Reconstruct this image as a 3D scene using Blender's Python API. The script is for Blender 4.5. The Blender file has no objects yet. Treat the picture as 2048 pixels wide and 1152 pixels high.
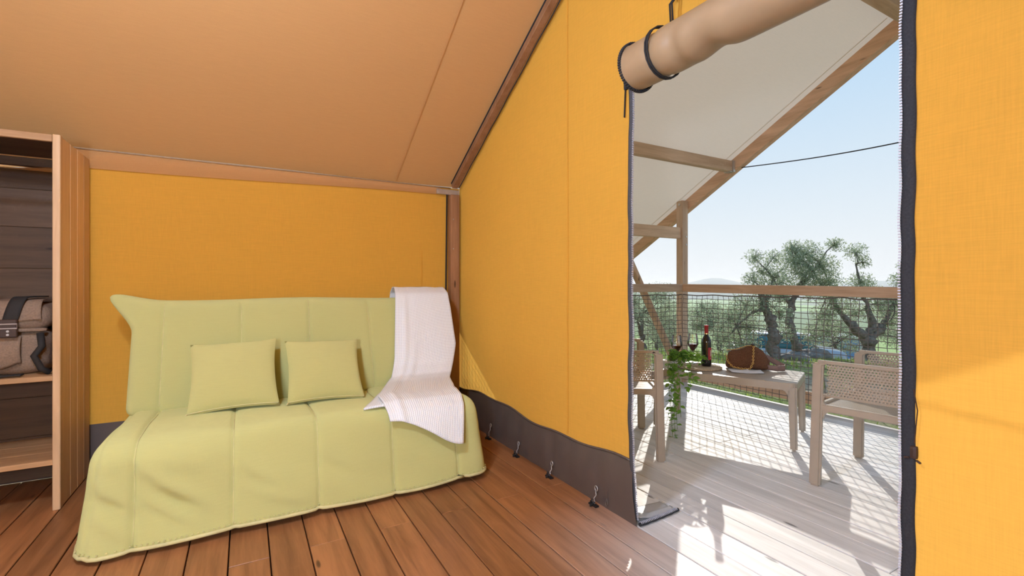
import bpy, bmesh, math, random
import numpy as np
from mathutils import Vector, Matrix
random.seed(7); np.random.seed(7)
R = math.radians
scene = bpy.context.scene
col = scene.collection

# ------------------------------------------------------------------ camera
TH = R(29.5)
cam = bpy.data.cameras.new('camera')
cam.sensor_width = 36.0
cam.lens = 36.0 * 943 / 2048
cam.shift_y = -6 / 2048
cam.clip_end = 9000
cam.clip_start = 0.02
camo = bpy.data.objects.new('camera', cam)
camo.location = (0, 0, 1.2)
camo.rotation_euler = (R(90), 0, -TH)
col.objects.link(camo)
scene.camera = camo

# ------------------------------------------------------------------ sky, sun, exposure
SUN = Vector((1, .825, .52)).normalized()
SUN_EL = math.asin(SUN.z)
SUN_AZ = math.atan2(SUN.x, SUN.y)
world = bpy.data.worlds.new('sky')
scene.world = world
world.use_nodes = True
wt = world.node_tree
wt.nodes.clear()
tc = wt.nodes.new('ShaderNodeTexCoord')
sx = wt.nodes.new('ShaderNodeSeparateXYZ')
cr = wt.nodes.new('ShaderNodeValToRGB')      # clear spring sky: near white at the horizon, deeper blue overhead, the same all round
e = cr.color_ramp.elements
e[0].position = 0.0; e[0].color = (.36, .34, .27, 1)
e[1].position = 1.0; e[1].color = (.26, .50, .90, 1)
for p, c in ((.495, (.42, .42, .36)), (.502, (.97, .99, 1.0)), (.56, (.84, .93, 1.0)), (.70, (.54, .77, 1.0))):
    k = e.new(p); k.color = (*c, 1)
mr = wt.nodes.new('ShaderNodeMapRange'); mr.inputs[1].default_value = -1
bg = wt.nodes.new('ShaderNodeBackground')
bg.inputs['Strength'].default_value = 0.80
wo = wt.nodes.new('ShaderNodeOutputWorld')
wt.links.new(tc.outputs['Generated'], sx.inputs[0])
wt.links.new(sx.outputs[2], mr.inputs[0])
wt.links.new(mr.outputs[0], cr.inputs[0])
wt.links.new(cr.outputs[0], bg.inputs['Color'])
wt.links.new(bg.outputs[0], wo.inputs['Surface'])
sun = bpy.data.lights.new('sun', 'SUN')
sun.energy = 3.5
sun.color = (1.0, .95, .87)
sun.angle = R(0.35)
suno = bpy.data.objects.new('sun', sun)
suno.rotation_euler = SUN.to_track_quat('Z', 'Y').to_euler()
suno.location = (20, 16, 12)
col.objects.link(suno)
scene.view_settings.view_transform = 'Standard'
scene.view_settings.look = 'None'
scene.view_settings.gamma = 1.0
scene.view_settings.use_curve_mapping = False
scene.view_settings.exposure = 0.2

# ------------------------------------------------------------------ node helpers
MATS = {}
def newmat(name):
    m = bpy.data.materials.new(name)
    m.use_nodes = True
    m.node_tree.nodes.clear()
    MATS[name] = m
    return m, m.node_tree
def nd(t, typ, **kw):
    n = t.nodes.new(typ)
    for k, v in kw.items():
        if k.startswith('i_'):
            n.inputs[k[2:].replace('_', ' ')].default_value = v
        else:
            setattr(n, k, v)
    return n
def ramp(t, stops):
    n = t.nodes.new('ShaderNodeValToRGB')
    e = n.color_ramp.elements
    while len(e) > 1: e.remove(e[-1])
    e[0].position = stops[0][0]; e[0].color = (*stops[0][1], 1)
    for p, c in stops[1:]:
        k = e.new(p); k.color = (*c, 1)
    return n
def coords(t, scale=(1, 1, 1), rnd=False, rot=(0, 0, 0)):
    tc = nd(t, 'ShaderNodeTexCoord')
    mp = nd(t, 'ShaderNodeMapping')
    mp.inputs['Scale'].default_value = scale
    mp.inputs['Rotation'].default_value = rot
    t.links.new(tc.outputs['Object'], mp.inputs['Vector'])
    if rnd:
        oi = nd(t, 'ShaderNodeObjectInfo')
        ml = nd(t, 'ShaderNodeMath', operation='MULTIPLY')
        ml.inputs[1].default_value = 37.0
        t.links.new(oi.outputs['Random'], ml.inputs[0])
        t.links.new(ml.outputs[0], mp.inputs['Location'])
    return mp
def noise(t, vec, scale=5, detail=4, rough=.5, dist=0):
    n = nd(t, 'ShaderNodeTexNoise')
    n.inputs['Scale'].default_value = scale
    n.inputs['Detail'].default_value = detail
    n.inputs['Roughness'].default_value = rough
    n.inputs['Distortion'].default_value = dist
    t.links.new(vec.outputs[0], n.inputs['Vector'])
    return n
def bump(t, h, strength=.2, dist=.01):
    b = nd(t, 'ShaderNodeBump')
    b.inputs['Strength'].default_value = strength
    b.inputs['Distance'].default_value = dist
    t.links.new(h, b.inputs['Height'])
    return b
def principled(t, rough=.6, metal=0, spec=.4):
    p = nd(t, 'ShaderNodeBsdfPrincipled')
    p.inputs['Roughness'].default_value = rough
    p.inputs['Metallic'].default_value = metal
    p.inputs['Specular IOR Level'].default_value = spec
    o = nd(t, 'ShaderNodeOutputMaterial')
    t.links.new(p.outputs[0], o.inputs['Surface'])
    return p
def mixc(t, a, b, fac, mode='MIX'):
    n = nd(t, 'ShaderNodeMix', data_type='RGBA', blend_type=mode)
    for s, v in ((n.inputs[6], a), (n.inputs[7], b), (n.inputs[0], fac)):
        if hasattr(v, 'default_value') and hasattr(v, 'is_linked'): t.links.new(v, s)
        elif isinstance(v, tuple): s.default_value = (*v, 1)
        else: s.default_value = v
    return n.outputs[2]

def plain(name, c, rough=.5, metal=0, spec=.4, var=.12, nscale=18, bmp=.05):
    m, t = newmat(name)
    mp = coords(t)
    n = noise(t, mp, nscale, 4)
    rp = ramp(t, [(.25, tuple(x * (1 - var) for x in c)), (.75, tuple(min(1, x * (1 + var)) for x in c))])
    t.links.new(n.outputs['Fac'], rp.inputs[0])
    p = principled(t, rough, metal, spec)
    t.links.new(rp.outputs[0], p.inputs['Base Color'])
    if bmp:
        t.links.new(bump(t, n.outputs['Fac'], bmp).outputs[0], p.inputs['Normal'])
    return m
def wood(name, c1, c2, axis='Y', rough=.6, knots=True, sc=1.0, bmp=.25, door_light=None, spec=.3):
    """grain stretched along the board; every board gets its own offset and tone"""
    m, t = newmat(name)
    st = {'X': (1.2, 16, 16), 'Y': (16, 1.2, 16), 'Z': (16, 16, 1.2)}[axis]
    mp = coords(t, tuple(s * sc for s in st), True)
    n1 = noise(t, mp, 1.0, 6, .6, .6)
    n2 = noise(t, mp, 5.0, 5, .6, .2)
    mx = nd(t, 'ShaderNodeMath', operation='MULTIPLY_ADD')
    mx.inputs[1].default_value = .35
    t.links.new(n2.outputs['Fac'], mx.inputs[0]); t.links.new(n1.outputs['Fac'], mx.inputs[2])
    rp = ramp(t, [(.42, c1), (.82, c2)])
    t.links.new(mx.outputs[0], rp.inputs[0])
    colr = rp.outputs[0]
    oi = nd(t, 'ShaderNodeObjectInfo')
    mr = nd(t, 'ShaderNodeMapRange'); mr.inputs[3].default_value = .82; mr.inputs[4].default_value = 1.15
    t.links.new(oi.outputs['Random'], mr.inputs[0])
    hs = nd(t, 'ShaderNodeHueSaturation')
    t.links.new(mr.outputs[0], hs.inputs['Value']); t.links.new(colr, hs.inputs['Color'])
    colr = hs.outputs[0]
    if knots:
        ks = {'X': (1.6, 6, 6), 'Y': (6, 1.6, 6), 'Z': (6, 6, 1.6)}[axis]
        kp = coords(t, ks, True)
        v = nd(t, 'ShaderNodeTexVoronoi'); v.inputs['Scale'].default_value = 1.3
        t.links.new(kp.outputs[0], v.inputs['Vector'])
        kr = ramp(t, [(.0, (1, 1, 1)), (.055, (.8, .8, .8)), (.09, (0, 0, 0))])
        t.links.new(v.outputs['Distance'], kr.inputs[0])
        colr = mixc(t, colr, tuple(x * .35 for x in c1), kr.outputs[0])
    if door_light:   # doorway daylight painted into the boards as a paler, greyer tone near the door
        (x0, x1, y0, y1), wc1, wc2 = door_light
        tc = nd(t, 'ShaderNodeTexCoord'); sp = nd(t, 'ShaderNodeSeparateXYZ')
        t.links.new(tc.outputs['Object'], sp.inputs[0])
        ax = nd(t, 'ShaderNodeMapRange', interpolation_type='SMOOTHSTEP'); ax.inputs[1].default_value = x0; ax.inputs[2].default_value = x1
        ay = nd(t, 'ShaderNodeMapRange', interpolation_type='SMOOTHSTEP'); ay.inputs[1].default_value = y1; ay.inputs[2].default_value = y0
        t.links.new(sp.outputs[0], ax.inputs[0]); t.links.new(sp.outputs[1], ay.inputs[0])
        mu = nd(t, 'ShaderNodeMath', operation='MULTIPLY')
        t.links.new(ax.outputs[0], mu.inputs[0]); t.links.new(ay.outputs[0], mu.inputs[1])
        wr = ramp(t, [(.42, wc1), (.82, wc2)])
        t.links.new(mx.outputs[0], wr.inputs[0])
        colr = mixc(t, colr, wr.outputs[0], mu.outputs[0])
    # pale scuffs
    sp_ = coords(t, (1, 1, 1), True)
    sn = noise(t, sp_, 3.5, 8, .75)
    sr = ramp(t, [(.60, (0, 0, 0)), (.80, (.35, .35, .35))])
    t.links.new(sn.outputs['Fac'], sr.inputs[0])
    colr = mixc(t, colr, tuple(min(1, x * 1.5 + .05) for x in c2), sr.outputs[0])
    p = principled(t, rough, 0, spec)
    t.links.new(colr, p.inputs['Base Color'])
    t.links.new(bump(t, mx.outputs[0], bmp, .004).outputs[0], p.inputs['Normal'])
    return m
def canvas(name, c, trans, tcol=None, var=.10, weave=260, rough=.9, bmp=.12):
    """woven tent cloth: reflects diffusely and lets part of the daylight through"""
    m, t = newmat(name)
    mpa = coords(t, (14, 14, weave)); mpb = coords(t, (weave, weave, 14)); mpc = coords(t, (1, 1, 1))
    a = noise(t, mpa, 1, 3); b = noise(t, mpb, 1, 3); c_ = noise(t, mpc, 2.2, 4)
    ad = nd(t, 'ShaderNodeMath', operation='ADD'); t.links.new(a.outputs['Fac'], ad.inputs[0]); t.links.new(b.outputs['Fac'], ad.inputs[1])
    ad2 = nd(t, 'ShaderNodeMath', operation='MULTIPLY_ADD'); ad2.inputs[1].default_value = .35
    t.links.new(c_.outputs['Fac'], ad2.inputs[0]); t.links.new(ad.outputs[0], ad2.inputs[2])
    lo = tuple(x * (1 - var) for x in c); hi = tuple(min(1, x * (1 + var)) for x in c)
    rp = ramp(t, [(.35, lo), (.85, hi)])
    mr = nd(t, 'ShaderNodeMath', operation='MULTIPLY'); mr.inputs[1].default_value = .5
    t.links.new(ad2.outputs[0], mr.inputs[0]); t.links.new(mr.outputs[0], rp.inputs[0])
    bp = bump(t, ad.outputs[0], bmp, .002)
    d = nd(t, 'ShaderNodeBsdfDiffuse'); d.inputs['Roughness'].default_value = .6
    tr = nd(t, 'ShaderNodeBsdfTranslucent')
    t.links.new(rp.outputs[0], d.inputs['Color'])
    if tcol:
        tint = mixc(t, rp.outputs[0], tcol, .6)
        t.links.new(tint, tr.inputs['Color'])
    else:
        t.links.new(rp.outputs[0], tr.inputs['Color'])
    t.links.new(bp.outputs[0], d.inputs['Normal'])
    mx = nd(t, 'ShaderNodeMixShader'); mx.inputs[0].default_value = trans
    t.links.new(d.outputs[0], mx.inputs[1]); t.links.new(tr.outputs[0], mx.inputs[2])
    o = nd(t, 'ShaderNodeOutputMaterial'); t.links.new(mx.outputs[0], o.inputs['Surface'])
    return m
def glass(name, tint=(1, 1, 1), gl=.12):
    m, t = newmat(name)
    tr = nd(t, 'ShaderNodeBsdfTransparent'); tr.inputs[0].default_value = (*tint, 1)
    g = nd(t, 'ShaderNodeBsdfGlossy'); g.inputs['Roughness'].default_value = .03
    fr = nd(t, 'ShaderNodeFresnel'); fr.inputs[0].default_value = 1.5
    ad = nd(t, 'ShaderNodeMath', operation='ADD'); ad.inputs[1].default_value = gl * .3
    t.links.new(fr.outputs[0], ad.inputs[0])
    mx = nd(t, 'ShaderNodeMixShader')
    t.links.new(ad.outputs[0], mx.inputs[0]); t.links.new(tr.outputs[0], mx.inputs[1]); t.links.new(g.outputs[0], mx.inputs[2])
    o = nd(t, 'ShaderNodeOutputMaterial'); t.links.new(mx.outputs[0], o.inputs['Surface'])
    return m
def leafmat(name, c1, c2, trans=.35):
    m, t = newmat(name)
    mp = coords(t)
    n = noise(t, mp, 6, 3)
    g = nd(t, 'ShaderNodeNewGeometry')
    rp = ramp(t, [(.0, c1), (1., c2)])
    t.links.new(g.outputs['Random Per Island'], rp.inputs[0])
    p = nd(t, 'ShaderNodeBsdfPrincipled'); p.inputs['Roughness'].default_value = .5
    t.links.new(rp.outputs[0], p.inputs['Base Color'])
    tr = nd(t, 'ShaderNodeBsdfTranslucent'); t.links.new(rp.outputs[0], tr.inputs['Color'])
    mx = nd(t, 'ShaderNodeMixShader'); mx.inputs[0].default_value = trans
    t.links.new(p.outputs[0], mx.inputs[1]); t.links.new(tr.outputs[0], mx.inputs[2])
    o = nd(t, 'ShaderNodeOutputMaterial'); t.links.new(mx.outputs[0], o.inputs['Surface'])
    return m

M_ORANGE = canvas('orange_canvas', (.78, .42, .065), .28, (.95, .60, .15))
M_TAN = canvas('tan_roof_canvas', (.64, .37, .15), .25, (.80, .44, .16), var=.05, bmp=.03)
M_PORCH = canvas('beige_porch_canvas', (.76, .66, .54), .32, (.76, .64, .50), var=.04, bmp=.03)
M_ROLL = plain('tan_pvc_roll', (.36, .25, .14), .45, var=.05)
M_SKIRT = plain('grey_pvc_skirt', (.115, .092, .080), .38, spec=.5, var=.08, nscale=7, bmp=.04)
M_FLAP = plain('grey_pvc_flap', (.48, .46, .45), .35, spec=.5, var=.08, nscale=7)
M_TAPE = plain('black_zip_tape', (.025, .027, .032), .85, var=.3, nscale=200)
M_TAPE2 = plain('grey_zip_tape', (.07, .072, .08), .8, var=.3, nscale=200)
M_TEETH = plain('zip_teeth', (.50, .50, .55), .35, spec=.6, var=.05)
M_BLACK = plain('black_plastic', (.018, .018, .018), .5)
M_CORD = plain('black_cord', (.02, .02, .022), .8)
M_NET = plain('taupe_net_cord', (.16, .135, .12), .85)
M_STEEL = plain('galvanised_steel', (.55, .54, .52), .4, .7)
M_CHROME = plain('chrome', (.8, .8, .8), .15, 1.0, var=.03)
M_FLOOR = wood('stained_floor_boards', (.20, .082, .030), (.38, .17, .065), 'Y', .42, spec=.4, door_light=((1.0, 1.62, 1.2, 2.25), (.42, .39, .36), (.64, .60, .57)))
M_DECK = wood('weathered_deck_boards', (.57, .555, .535), (.82, .80, .775), 'Y', .62)
M_JOIST = plain('dark_subfloor', (.03, .02, .015), .9)
M_PINEZ = wood('pine_upright', (.58, .36, .18), (.74, .50, .28), 'Z', .5)
M_PINEX = wood('pine_shelf', (.38, .21, .09), (.55, .33, .16), 'X', .5)
M_BACKX = wood('shaded_back_board', (.065, .038, .022), (.115, .07, .04), 'X', .6)  # shade inside the shelf unit is put into this board colour
M_TIMX = wood('porch_timber_x', (.47, .32, .21), (.68, .50, .35), 'X', .65)
M_TIMY = wood('porch_timber_y', (.48, .30, .18), (.70, .47, .31), 'Y', .65)
M_TIMZ = wood('porch_timber_z', (.48, .33, .22), (.70, .51, .36), 'Z', .65)
M_POSTI = wood('indoor_timber', (.24, .115, .05), (.38, .20, .095), 'Z', .6)
M_SOFA = canvas('sage_green_cover', (.555, .555, .235), .0, var=.05, weave=500, bmp=.05)
M_PILLOW = canvas('sage_green_pillow', (.55, .535, .22), .0, var=.06, weave=500, bmp=.05)
M_SEAMM = plain('sage_stitching', (.62, .58, .28), .8)
M_RESIN = plain('taupe_resin', (.43, .36, .28), .33, spec=.6, var=.04, bmp=.02)
M_GLASS = glass('clear_glass', gl=.35)
M_WINE = plain('red_wine', (.13, .006, .012), .08, spec=.6, bmp=0)
M_BOTTLE = plain('dark_bottle_glass', (.012, .010, .012), .06, spec=.7, bmp=0)
M_REDF = plain('red_foil', (.35, .03, .03), .4)
M_REDL = plain('red_paper_label', (.45, .05, .06), .6)
M_GOLD = plain('gold_metal', (.85, .58, .22), .28, 1.0)
M_CREAM = plain('cream_print', (.75, .62, .5), .7)
M_RAFFIA = plain('woven_raffia', (.55, .42, .28), .8, nscale=90, var=.3, bmp=.4)
M_BAG = plain('brown_boucle', (.16, .075, .04), .95, nscale=160, var=.45, bmp=.9)
M_LEATHER = plain('dark_leather', (.05, .028, .02), .5, nscale=60)
M_STRAP = plain('mauve_leather_strap', (.22, .14, .12), .5)
M_PAPER = plain('white_paper', (.78, .78, .82), .7, var=.04)
M_CANVASBAG = plain('khaki_canvas_bag', (.24, .165, .11), .9, nscale=120, var=.2, bmp=.3)
M_WEB = plain('black_webbing', (.02, .018, .016), .8)
M_POT = plain('white_pot', (.72, .70, .68), .4)
M_STEM = plain('green_stem', (.14, .22, .05), .6)
M_WHITE = plain('white_plastic', (.8, .8, .8), .4)
M_IVY = leafmat('ivy_leaf', (.10, .24, .025), (.26, .46, .07), .4)
M_OLIVE = leafmat('olive_leaf', (.25, .30, .16), (.56, .60, .43), .5)
M_FARLEAF = leafmat('far_leaf', (.06, .10, .04), (.12, .18, .07), .3)
M_GRASSB = leafmat('grass_blade', (.16, .26, .03), (.42, .52, .10), .4)
M_BARK = plain('olive_bark', (.20, .17, .145), .95, nscale=14, var=.5, bmp=.9)
M_ROCK = plain('grey_rock', (.22, .20, .18), .9, nscale=6, var=.4, bmp=.6)
M_BLUE = plain('blue_paint', (.10, .22, .50), .6)
M_CARP = plain('silver_car_paint', (.42, .45, .48), .25, .4, spec=.6, var=.03)
M_CARG = plain('teal_car_glass', (.03, .16, .20), .05, spec=.8, var=.05)
M_TYRE = plain('tyre_rubber', (.02, .02, .02), .8)

def waffle():
    m, t = newmat('white_waffle_cotton')
    tc = nd(t, 'ShaderNodeTexCoord')
    p = principled(t, .9, 0, .2)
    mp = nd(t, 'ShaderNodeMapping'); t.links.new(tc.outputs['UV'], mp.inputs[0]); mp.inputs['Scale'].default_value = (1, 1, 1)
    w1 = nd(t, 'ShaderNodeTexWave', wave_type='BANDS', bands_direction='X'); w1.inputs['Scale'].default_value = 5.5
    w2 = nd(t, 'ShaderNodeTexWave', wave_type='BANDS', bands_direction='Y'); w2.inputs['Scale'].default_value = 9.0
    for w in (w1, w2): t.links.new(mp.outputs[0], w.inputs[0])
    mx = nd(t, 'ShaderNodeMath', operation='MULTIPLY_ADD'); mx.inputs[1].default_value = .4
    t.links.new(w2.outputs['Fac'], mx.inputs[0]); t.links.new(w1.outputs['Fac'], mx.inputs[2])
    rp = ramp(t, [(0, (.76, .79, .80)), (.8, (.88, .93, .94))]); t.links.new(mx.outputs[0], rp.inputs[0])
    t.links.new(rp.outputs[0], p.inputs['Base Color'])
    t.links.new(bump(t, mx.outputs[0], .45, .003).outputs[0], p.inputs['Normal'])
    return m
M_WAFFLE = waffle()
def ground_mat():
    m, t = newmat('meadow_ground')
    mp = coords(t)
    n1 = noise(t, mp, .35, 6, .6); n2 = noise(t, mp, 14, 6, .7)
    r1 = ramp(t, [(.46, (.42, .35, .26)), (.54, (.27, .29, .11)), (.70, (.20, .28, .07))])
    r2 = ramp(t, [(.3, (.55, .55, .55)), (.75, (1.25, 1.2, 1.0))])
    t.links.new(n1.outputs['Fac'], r1.inputs[0]); t.links.new(n2.outputs['Fac'], r2.inputs[0])
    p = principled(t, .95, 0, .1)
    t.links.new(mixc(t, r1.outputs[0], r2.outputs[0], 1.0, 'MULTIPLY'), p.inputs['Base Color'])
    t.links.new(bump(t, n2.outputs['Fac'], .6, .05).outputs[0], p.inputs['Normal'])
    return m
M_GROUND = ground_mat()
def field_mat():
    m, t = newmat('valley_fields')
    mp = coords(t, (.0045, .0045, .0045))
    v = nd(t, 'ShaderNodeTexVoronoi'); v.inputs['Scale'].default_value = 1.0
    t.links.new(mp.outputs[0], v.inputs['Vector'])
    sx = nd(t, 'ShaderNodeSeparateXYZ'); t.links.new(v.outputs['Color'], sx.inputs[0])
    r1 = ramp(t, [(0, (.30, .50, .08)), (.35, (.36, .54, .11)), (.6, (.36, .38, .16)), (.8, (.10, .17, .06)), (1, (.22, .34, .08))])
    t.links.new(sx.outputs[0], r1.inputs[0])
    p = principled(t, .95, 0, .1)
    t.links.new(r1.outputs[0], p.inputs['Base Color'])
    return m
M_FIELD = field_mat()
M_GRAVEL = plain('gravel', (.46, .39, .33), .95, nscale=38, var=.55, bmp=1.0)
M_HILL = plain('wooded_hill', (.09, .14, .06), .95, nscale=.02, var=.5, bmp=0)

# ------------------------------------------------------------------ geometry helpers
class MB:
    def __init__(s): s.v = []; s.f = []; s.uv = None
    def add(s, vs, fs):
        o = len(s.v)
        s.v += [tuple(map(float, v)) for v in vs]
        s.f += [tuple(i + o for i in f) for f in fs]
    def box(s, x0, x1, y0, y1, z0, z1):
        vs = [(x, y, z) for z in (z0, z1) for y in (y0, y1) for x in (x0, x1)]
        s.add(vs, [(0, 2, 3, 1), (4, 5, 7, 6), (0, 1, 5, 4), (1, 3, 7, 5), (3, 2, 6, 7), (2, 0, 4, 6)])
    def cbox(s, x0, x1, y0, y1, z0, z1, b=.006):
        """box with chamfered edges"""
        bm = bmesh.new(); bmesh.ops.create_cube(bm, size=1)
        for v in bm.verts:
            v.co = ((x0 + x1) / 2 + v.co.x * (x1 - x0), (y0 + y1) / 2 + v.co.y * (y1 - y0), (z0 + z1) / 2 + v.co.z * (z1 - z0))
        bmesh.ops.bevel(bm, geom=bm.edges[:], offset=b, segments=1, affect='EDGES')
        s.frombm(bm)
    def frombm(s, bm):
        bm.verts.index_update()
        s.add([v.co[:] for v in bm.verts], [[v.index for v in f.verts] for f in bm.faces]); bm.free()
    def beam(s, p0, p1, w, h, up=(0, 0, 1), b=.005, w2=None, h2=None):
        p0 = Vector(p0); p1 = Vector(p1); d = (p1 - p0).normalized()
        sd = d.cross(Vector(up)).normalized(); u = sd.cross(d)
        w2 = w2 or w; h2 = h2 or h
        bm = bmesh.new(); vs = []
        for p, ww, hh in ((p0, w, h), (p1, w2, h2)):
            for a, c in ((-1, -1), (1, -1), (1, 1), (-1, 1)):
                vs.append(bm.verts.new(p + sd * a * ww / 2 + u * c * hh / 2))
        for f in ((3, 2, 1, 0), (4, 5, 6, 7), (0, 1, 5, 4), (1, 2, 6, 5), (2, 3, 7, 6), (3, 0, 4, 7)):
            bm.faces.new([vs[i] for i in f])
        if b: bmesh.ops.bevel(bm, geom=bm.edges[:], offset=b, segments=2 if b > .008 else 1, affect='EDGES')
        s.frombm(bm)
    def tube(s, pts, r, n=8, closed=False, cap=True):
        pts = [Vector(p) for p in pts]; N = len(pts); vs = []; fs = []
        rr = r if isinstance(r, (list, tuple)) else [r] * N
        prev = None
        for i, p in enumerate(pts):
            if closed: d = pts[(i + 1) % N] - pts[i - 1]
            else: d = pts[min(i + 1, N - 1)] - pts[max(i - 1, 0)]
            d.normalize()
            if prev is None:
                a = Vector((0, 0, 1)) if abs(d.z) < .9 else Vector((1, 0, 0))
                u = d.cross(a).normalized()
            else:
                u = (prev - d * prev.dot(d)).normalized()
            prev = u; w = d.cross(u)
            for k in range(n):
                a = 2 * math.pi * k / n
                vs.append(p + (u * math.cos(a) + w * math.sin(a)) * rr[i])
        for i in range(N if closed else N - 1):
            j = (i + 1) % N
            for k in range(n):
                fs.append((i * n + k, i * n + (k + 1) % n, j * n + (k + 1) % n, j * n + k))
        if cap and not closed:
            fs.append(tuple(range(n - 1, -1, -1))); fs.append(tuple((N - 1) * n + k for k in range(n)))
        s.add(vs, fs)
    def lathe(s, prof, c=(0, 0, 0), n=24):
        vs = []; fs = []
        for r, z in prof:
            for k in range(n):
                a = 2 * math.pi * k / n
                vs.append((c[0] + r * math.cos(a), c[1] + r * math.sin(a), c[2] + z))
        for i in range(len(prof) - 1):
            for k in range(n):
                fs.append((i * n + k, i * n + (k + 1) % n, (i + 1) * n + (k + 1) % n, (i + 1) * n + k))
        s.add(vs, fs)
    def grid(s, fn, nu, nv, uv=None):
        vs = [fn(i / nu, j / nv) for j in range(nv + 1) for i in range(nu + 1)]
        fs = [(j * (nu + 1) + i, j * (nu + 1) + i + 1, (j + 1) * (nu + 1) + i + 1, (j + 1) * (nu + 1) + i) for j in range(nv) for i in range(nu)]
        if uv is not None:
            s.uv = [uv(i / nu, j / nv) for j in range(nv + 1) for i in range(nu + 1)]
        s.add(vs, fs)
    def rbox(s, lo, hi, r, res=.04, fn=None, cut=None):
        """rounded box, finely gridded, then displaced by fn(p, n)"""
        lo = np.array(lo, float); hi = np.array(hi, float)
        bm = bmesh.new(); key = {}
        dim = hi - lo
        rs = res if isinstance(res, tuple) else (res,) * 3
        ns = [max(2, int(round(d / q))) for d, q in zip(dim, rs)]
        s.border = {}
        def vert(p):
            k = tuple(np.round(p, 5))
            if k not in key:
                ilo = lo + r; ihi = hi - r
                q = np.clip(p, ilo, ihi); d = p - q; L = np.linalg.norm(d)
                n = d / L if L > 1e-9 else np.zeros(3)
                pp = q + n * r if L > 1e-9 else p
                if fn: pp = fn(np.array(pp), n)
                key[k] = bm.verts.new(pp)
            return key[k]
        for ax in range(3):
            a, b = [(1, 2), (2, 0), (0, 1)][ax]
            for side in (0, 1):
                for i in range(ns[a]):
                    for j in range(ns[b]):
                        q = []
                        for di, dj in ((0, 0), (1, 0), (1, 1), (0, 1)):
                            p = np.zeros(3); p[ax] = (lo, hi)[side][ax]
                            p[a] = lo[a] + dim[a] * (i + di) / ns[a]; p[b] = lo[b] + dim[b] * (j + dj) / ns[b]
                            q.append(vert(p))
                        if cut is not None:
                            zc = p[2] if ax != 2 else (lo, hi)[side][2]
                            zs_ = [lo[2] + dim[2] * (([i, j][[a, b].index(2)] + dd) / ns[2]) for dd in (0, 1)] if ax != 2 else [zc, zc]
                            if sum(zs_) / 2 < cut: continue
                            if ax != 2 and zs_[0] - dim[2] / ns[2] * .5 < cut:
                                for v_, (di, dj) in zip(q, ((0, 0), (1, 0), (1, 1), (0, 1))):
                                    if (di, dj)[[a, b].index(2)] == 0: s.border[v_.co.to_tuple(5)] = v_.co.copy()
                        if not side: q.reverse()
                        try: bm.faces.new(q)
                        except ValueError: pass
        s.frombm(bm)
    def xform(s, m):
        s.v = [tuple(m @ Vector(v)) for v in s.v]; return s
    def mesh(s, name, base=(0, 0, 0), smooth=False):
        me = bpy.data.meshes.new(name)
        me.from_pydata([(v[0] - base[0], v[1] - base[1], v[2] - base[2]) for v in s.v], [], s.f)
        if s.uv:
            l = me.uv_layers.new()
            for lp in me.loops: l.data[lp.index].uv = s.uv[lp.vertex_index]
        if smooth:
            me.polygons.foreach_set('use_smooth', [True] * len(me.polygons))
        me.update()
        return me
BASES = {}
def tag(o, label=None, cat=None, group=None, kind=None):
    for k, v in (('label', label), ('category', cat), ('group', group), ('kind', kind)):
        if v: o[k] = v
    return o
def empty(name, loc, rz=0, **kw):
    o = bpy.data.objects.new(name, None); o.empty_display_size = .1
    o.location = loc; o.rotation_euler = (0, 0, rz); col.objects.link(o)
    BASES[o] = tuple(loc) if rz == 0 else (0, 0, 0)
    return tag(o, **kw)
def obj(name, mb, mat, parent=None, smooth=False, base=None, mods=None, **kw):
    """base: origin of a top-level mesh; parts share their parent's origin"""
    b = BASES[parent] if parent is not None else (base or (0, 0, 0))
    o = bpy.data.objects.new(name, mb.mesh(name, b, smooth))
    o.data.materials.append(mat)
    col.objects.link(o)
    if parent is not None: o.parent = parent
    else: o.location = b
    BASES[o] = b
    for f in (mods or []): f(o)
    return tag(o, **kw)
def copy_tree(o, parent=None):
    c = o.copy(); col.objects.link(c); c.parent = parent
    for ch in list(o.children): copy_tree(ch, c)
    return c
def solid(th, off=0):
    def f(o):
        m = o.modifiers.new('solid', 'SOLIDIFY'); m.thickness = th; m.offset = off
    return f
def subsurf(n=1):
    def f(o):
        m = o.modifiers.new('sub', 'SUBSURF'); m.levels = n; m.render_levels = n
    return f
def ns(x, y=0, z=0, f=1.0):
    from mathutils import noise as mn
    return mn.noise(Vector((x * f, y * f, z * f)))
def smooth(a, b, x):
    t = max(0, min(1, (x - a) / (b - a))); return t * t * (3 - 2 * t)

# ------------------------------------------------------------------ dimensions of the tent
GX = 1.69            # inner face of the gable wall with the doorway
YW = 3.966           # sofa-side wall
YR = -.53            # opposite long wall
XB = -4.4            # far end wall
RIDGE = 1.72
SL = .553
def zceil(y): return 2.09 + SL * (YW - y) if y >= RIDGE else 2.09 + SL * (YW - RIDGE) - SL * (RIDGE - y)
def zrb(y): return 3.33 - .548 * (y - 1.865) if y > 1.76 else zrb(3.52 - y + 1e-6)   # underside of porch rafters
DY0, DY1, DZ = .615, 1.785, 2.26       # doorway

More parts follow.
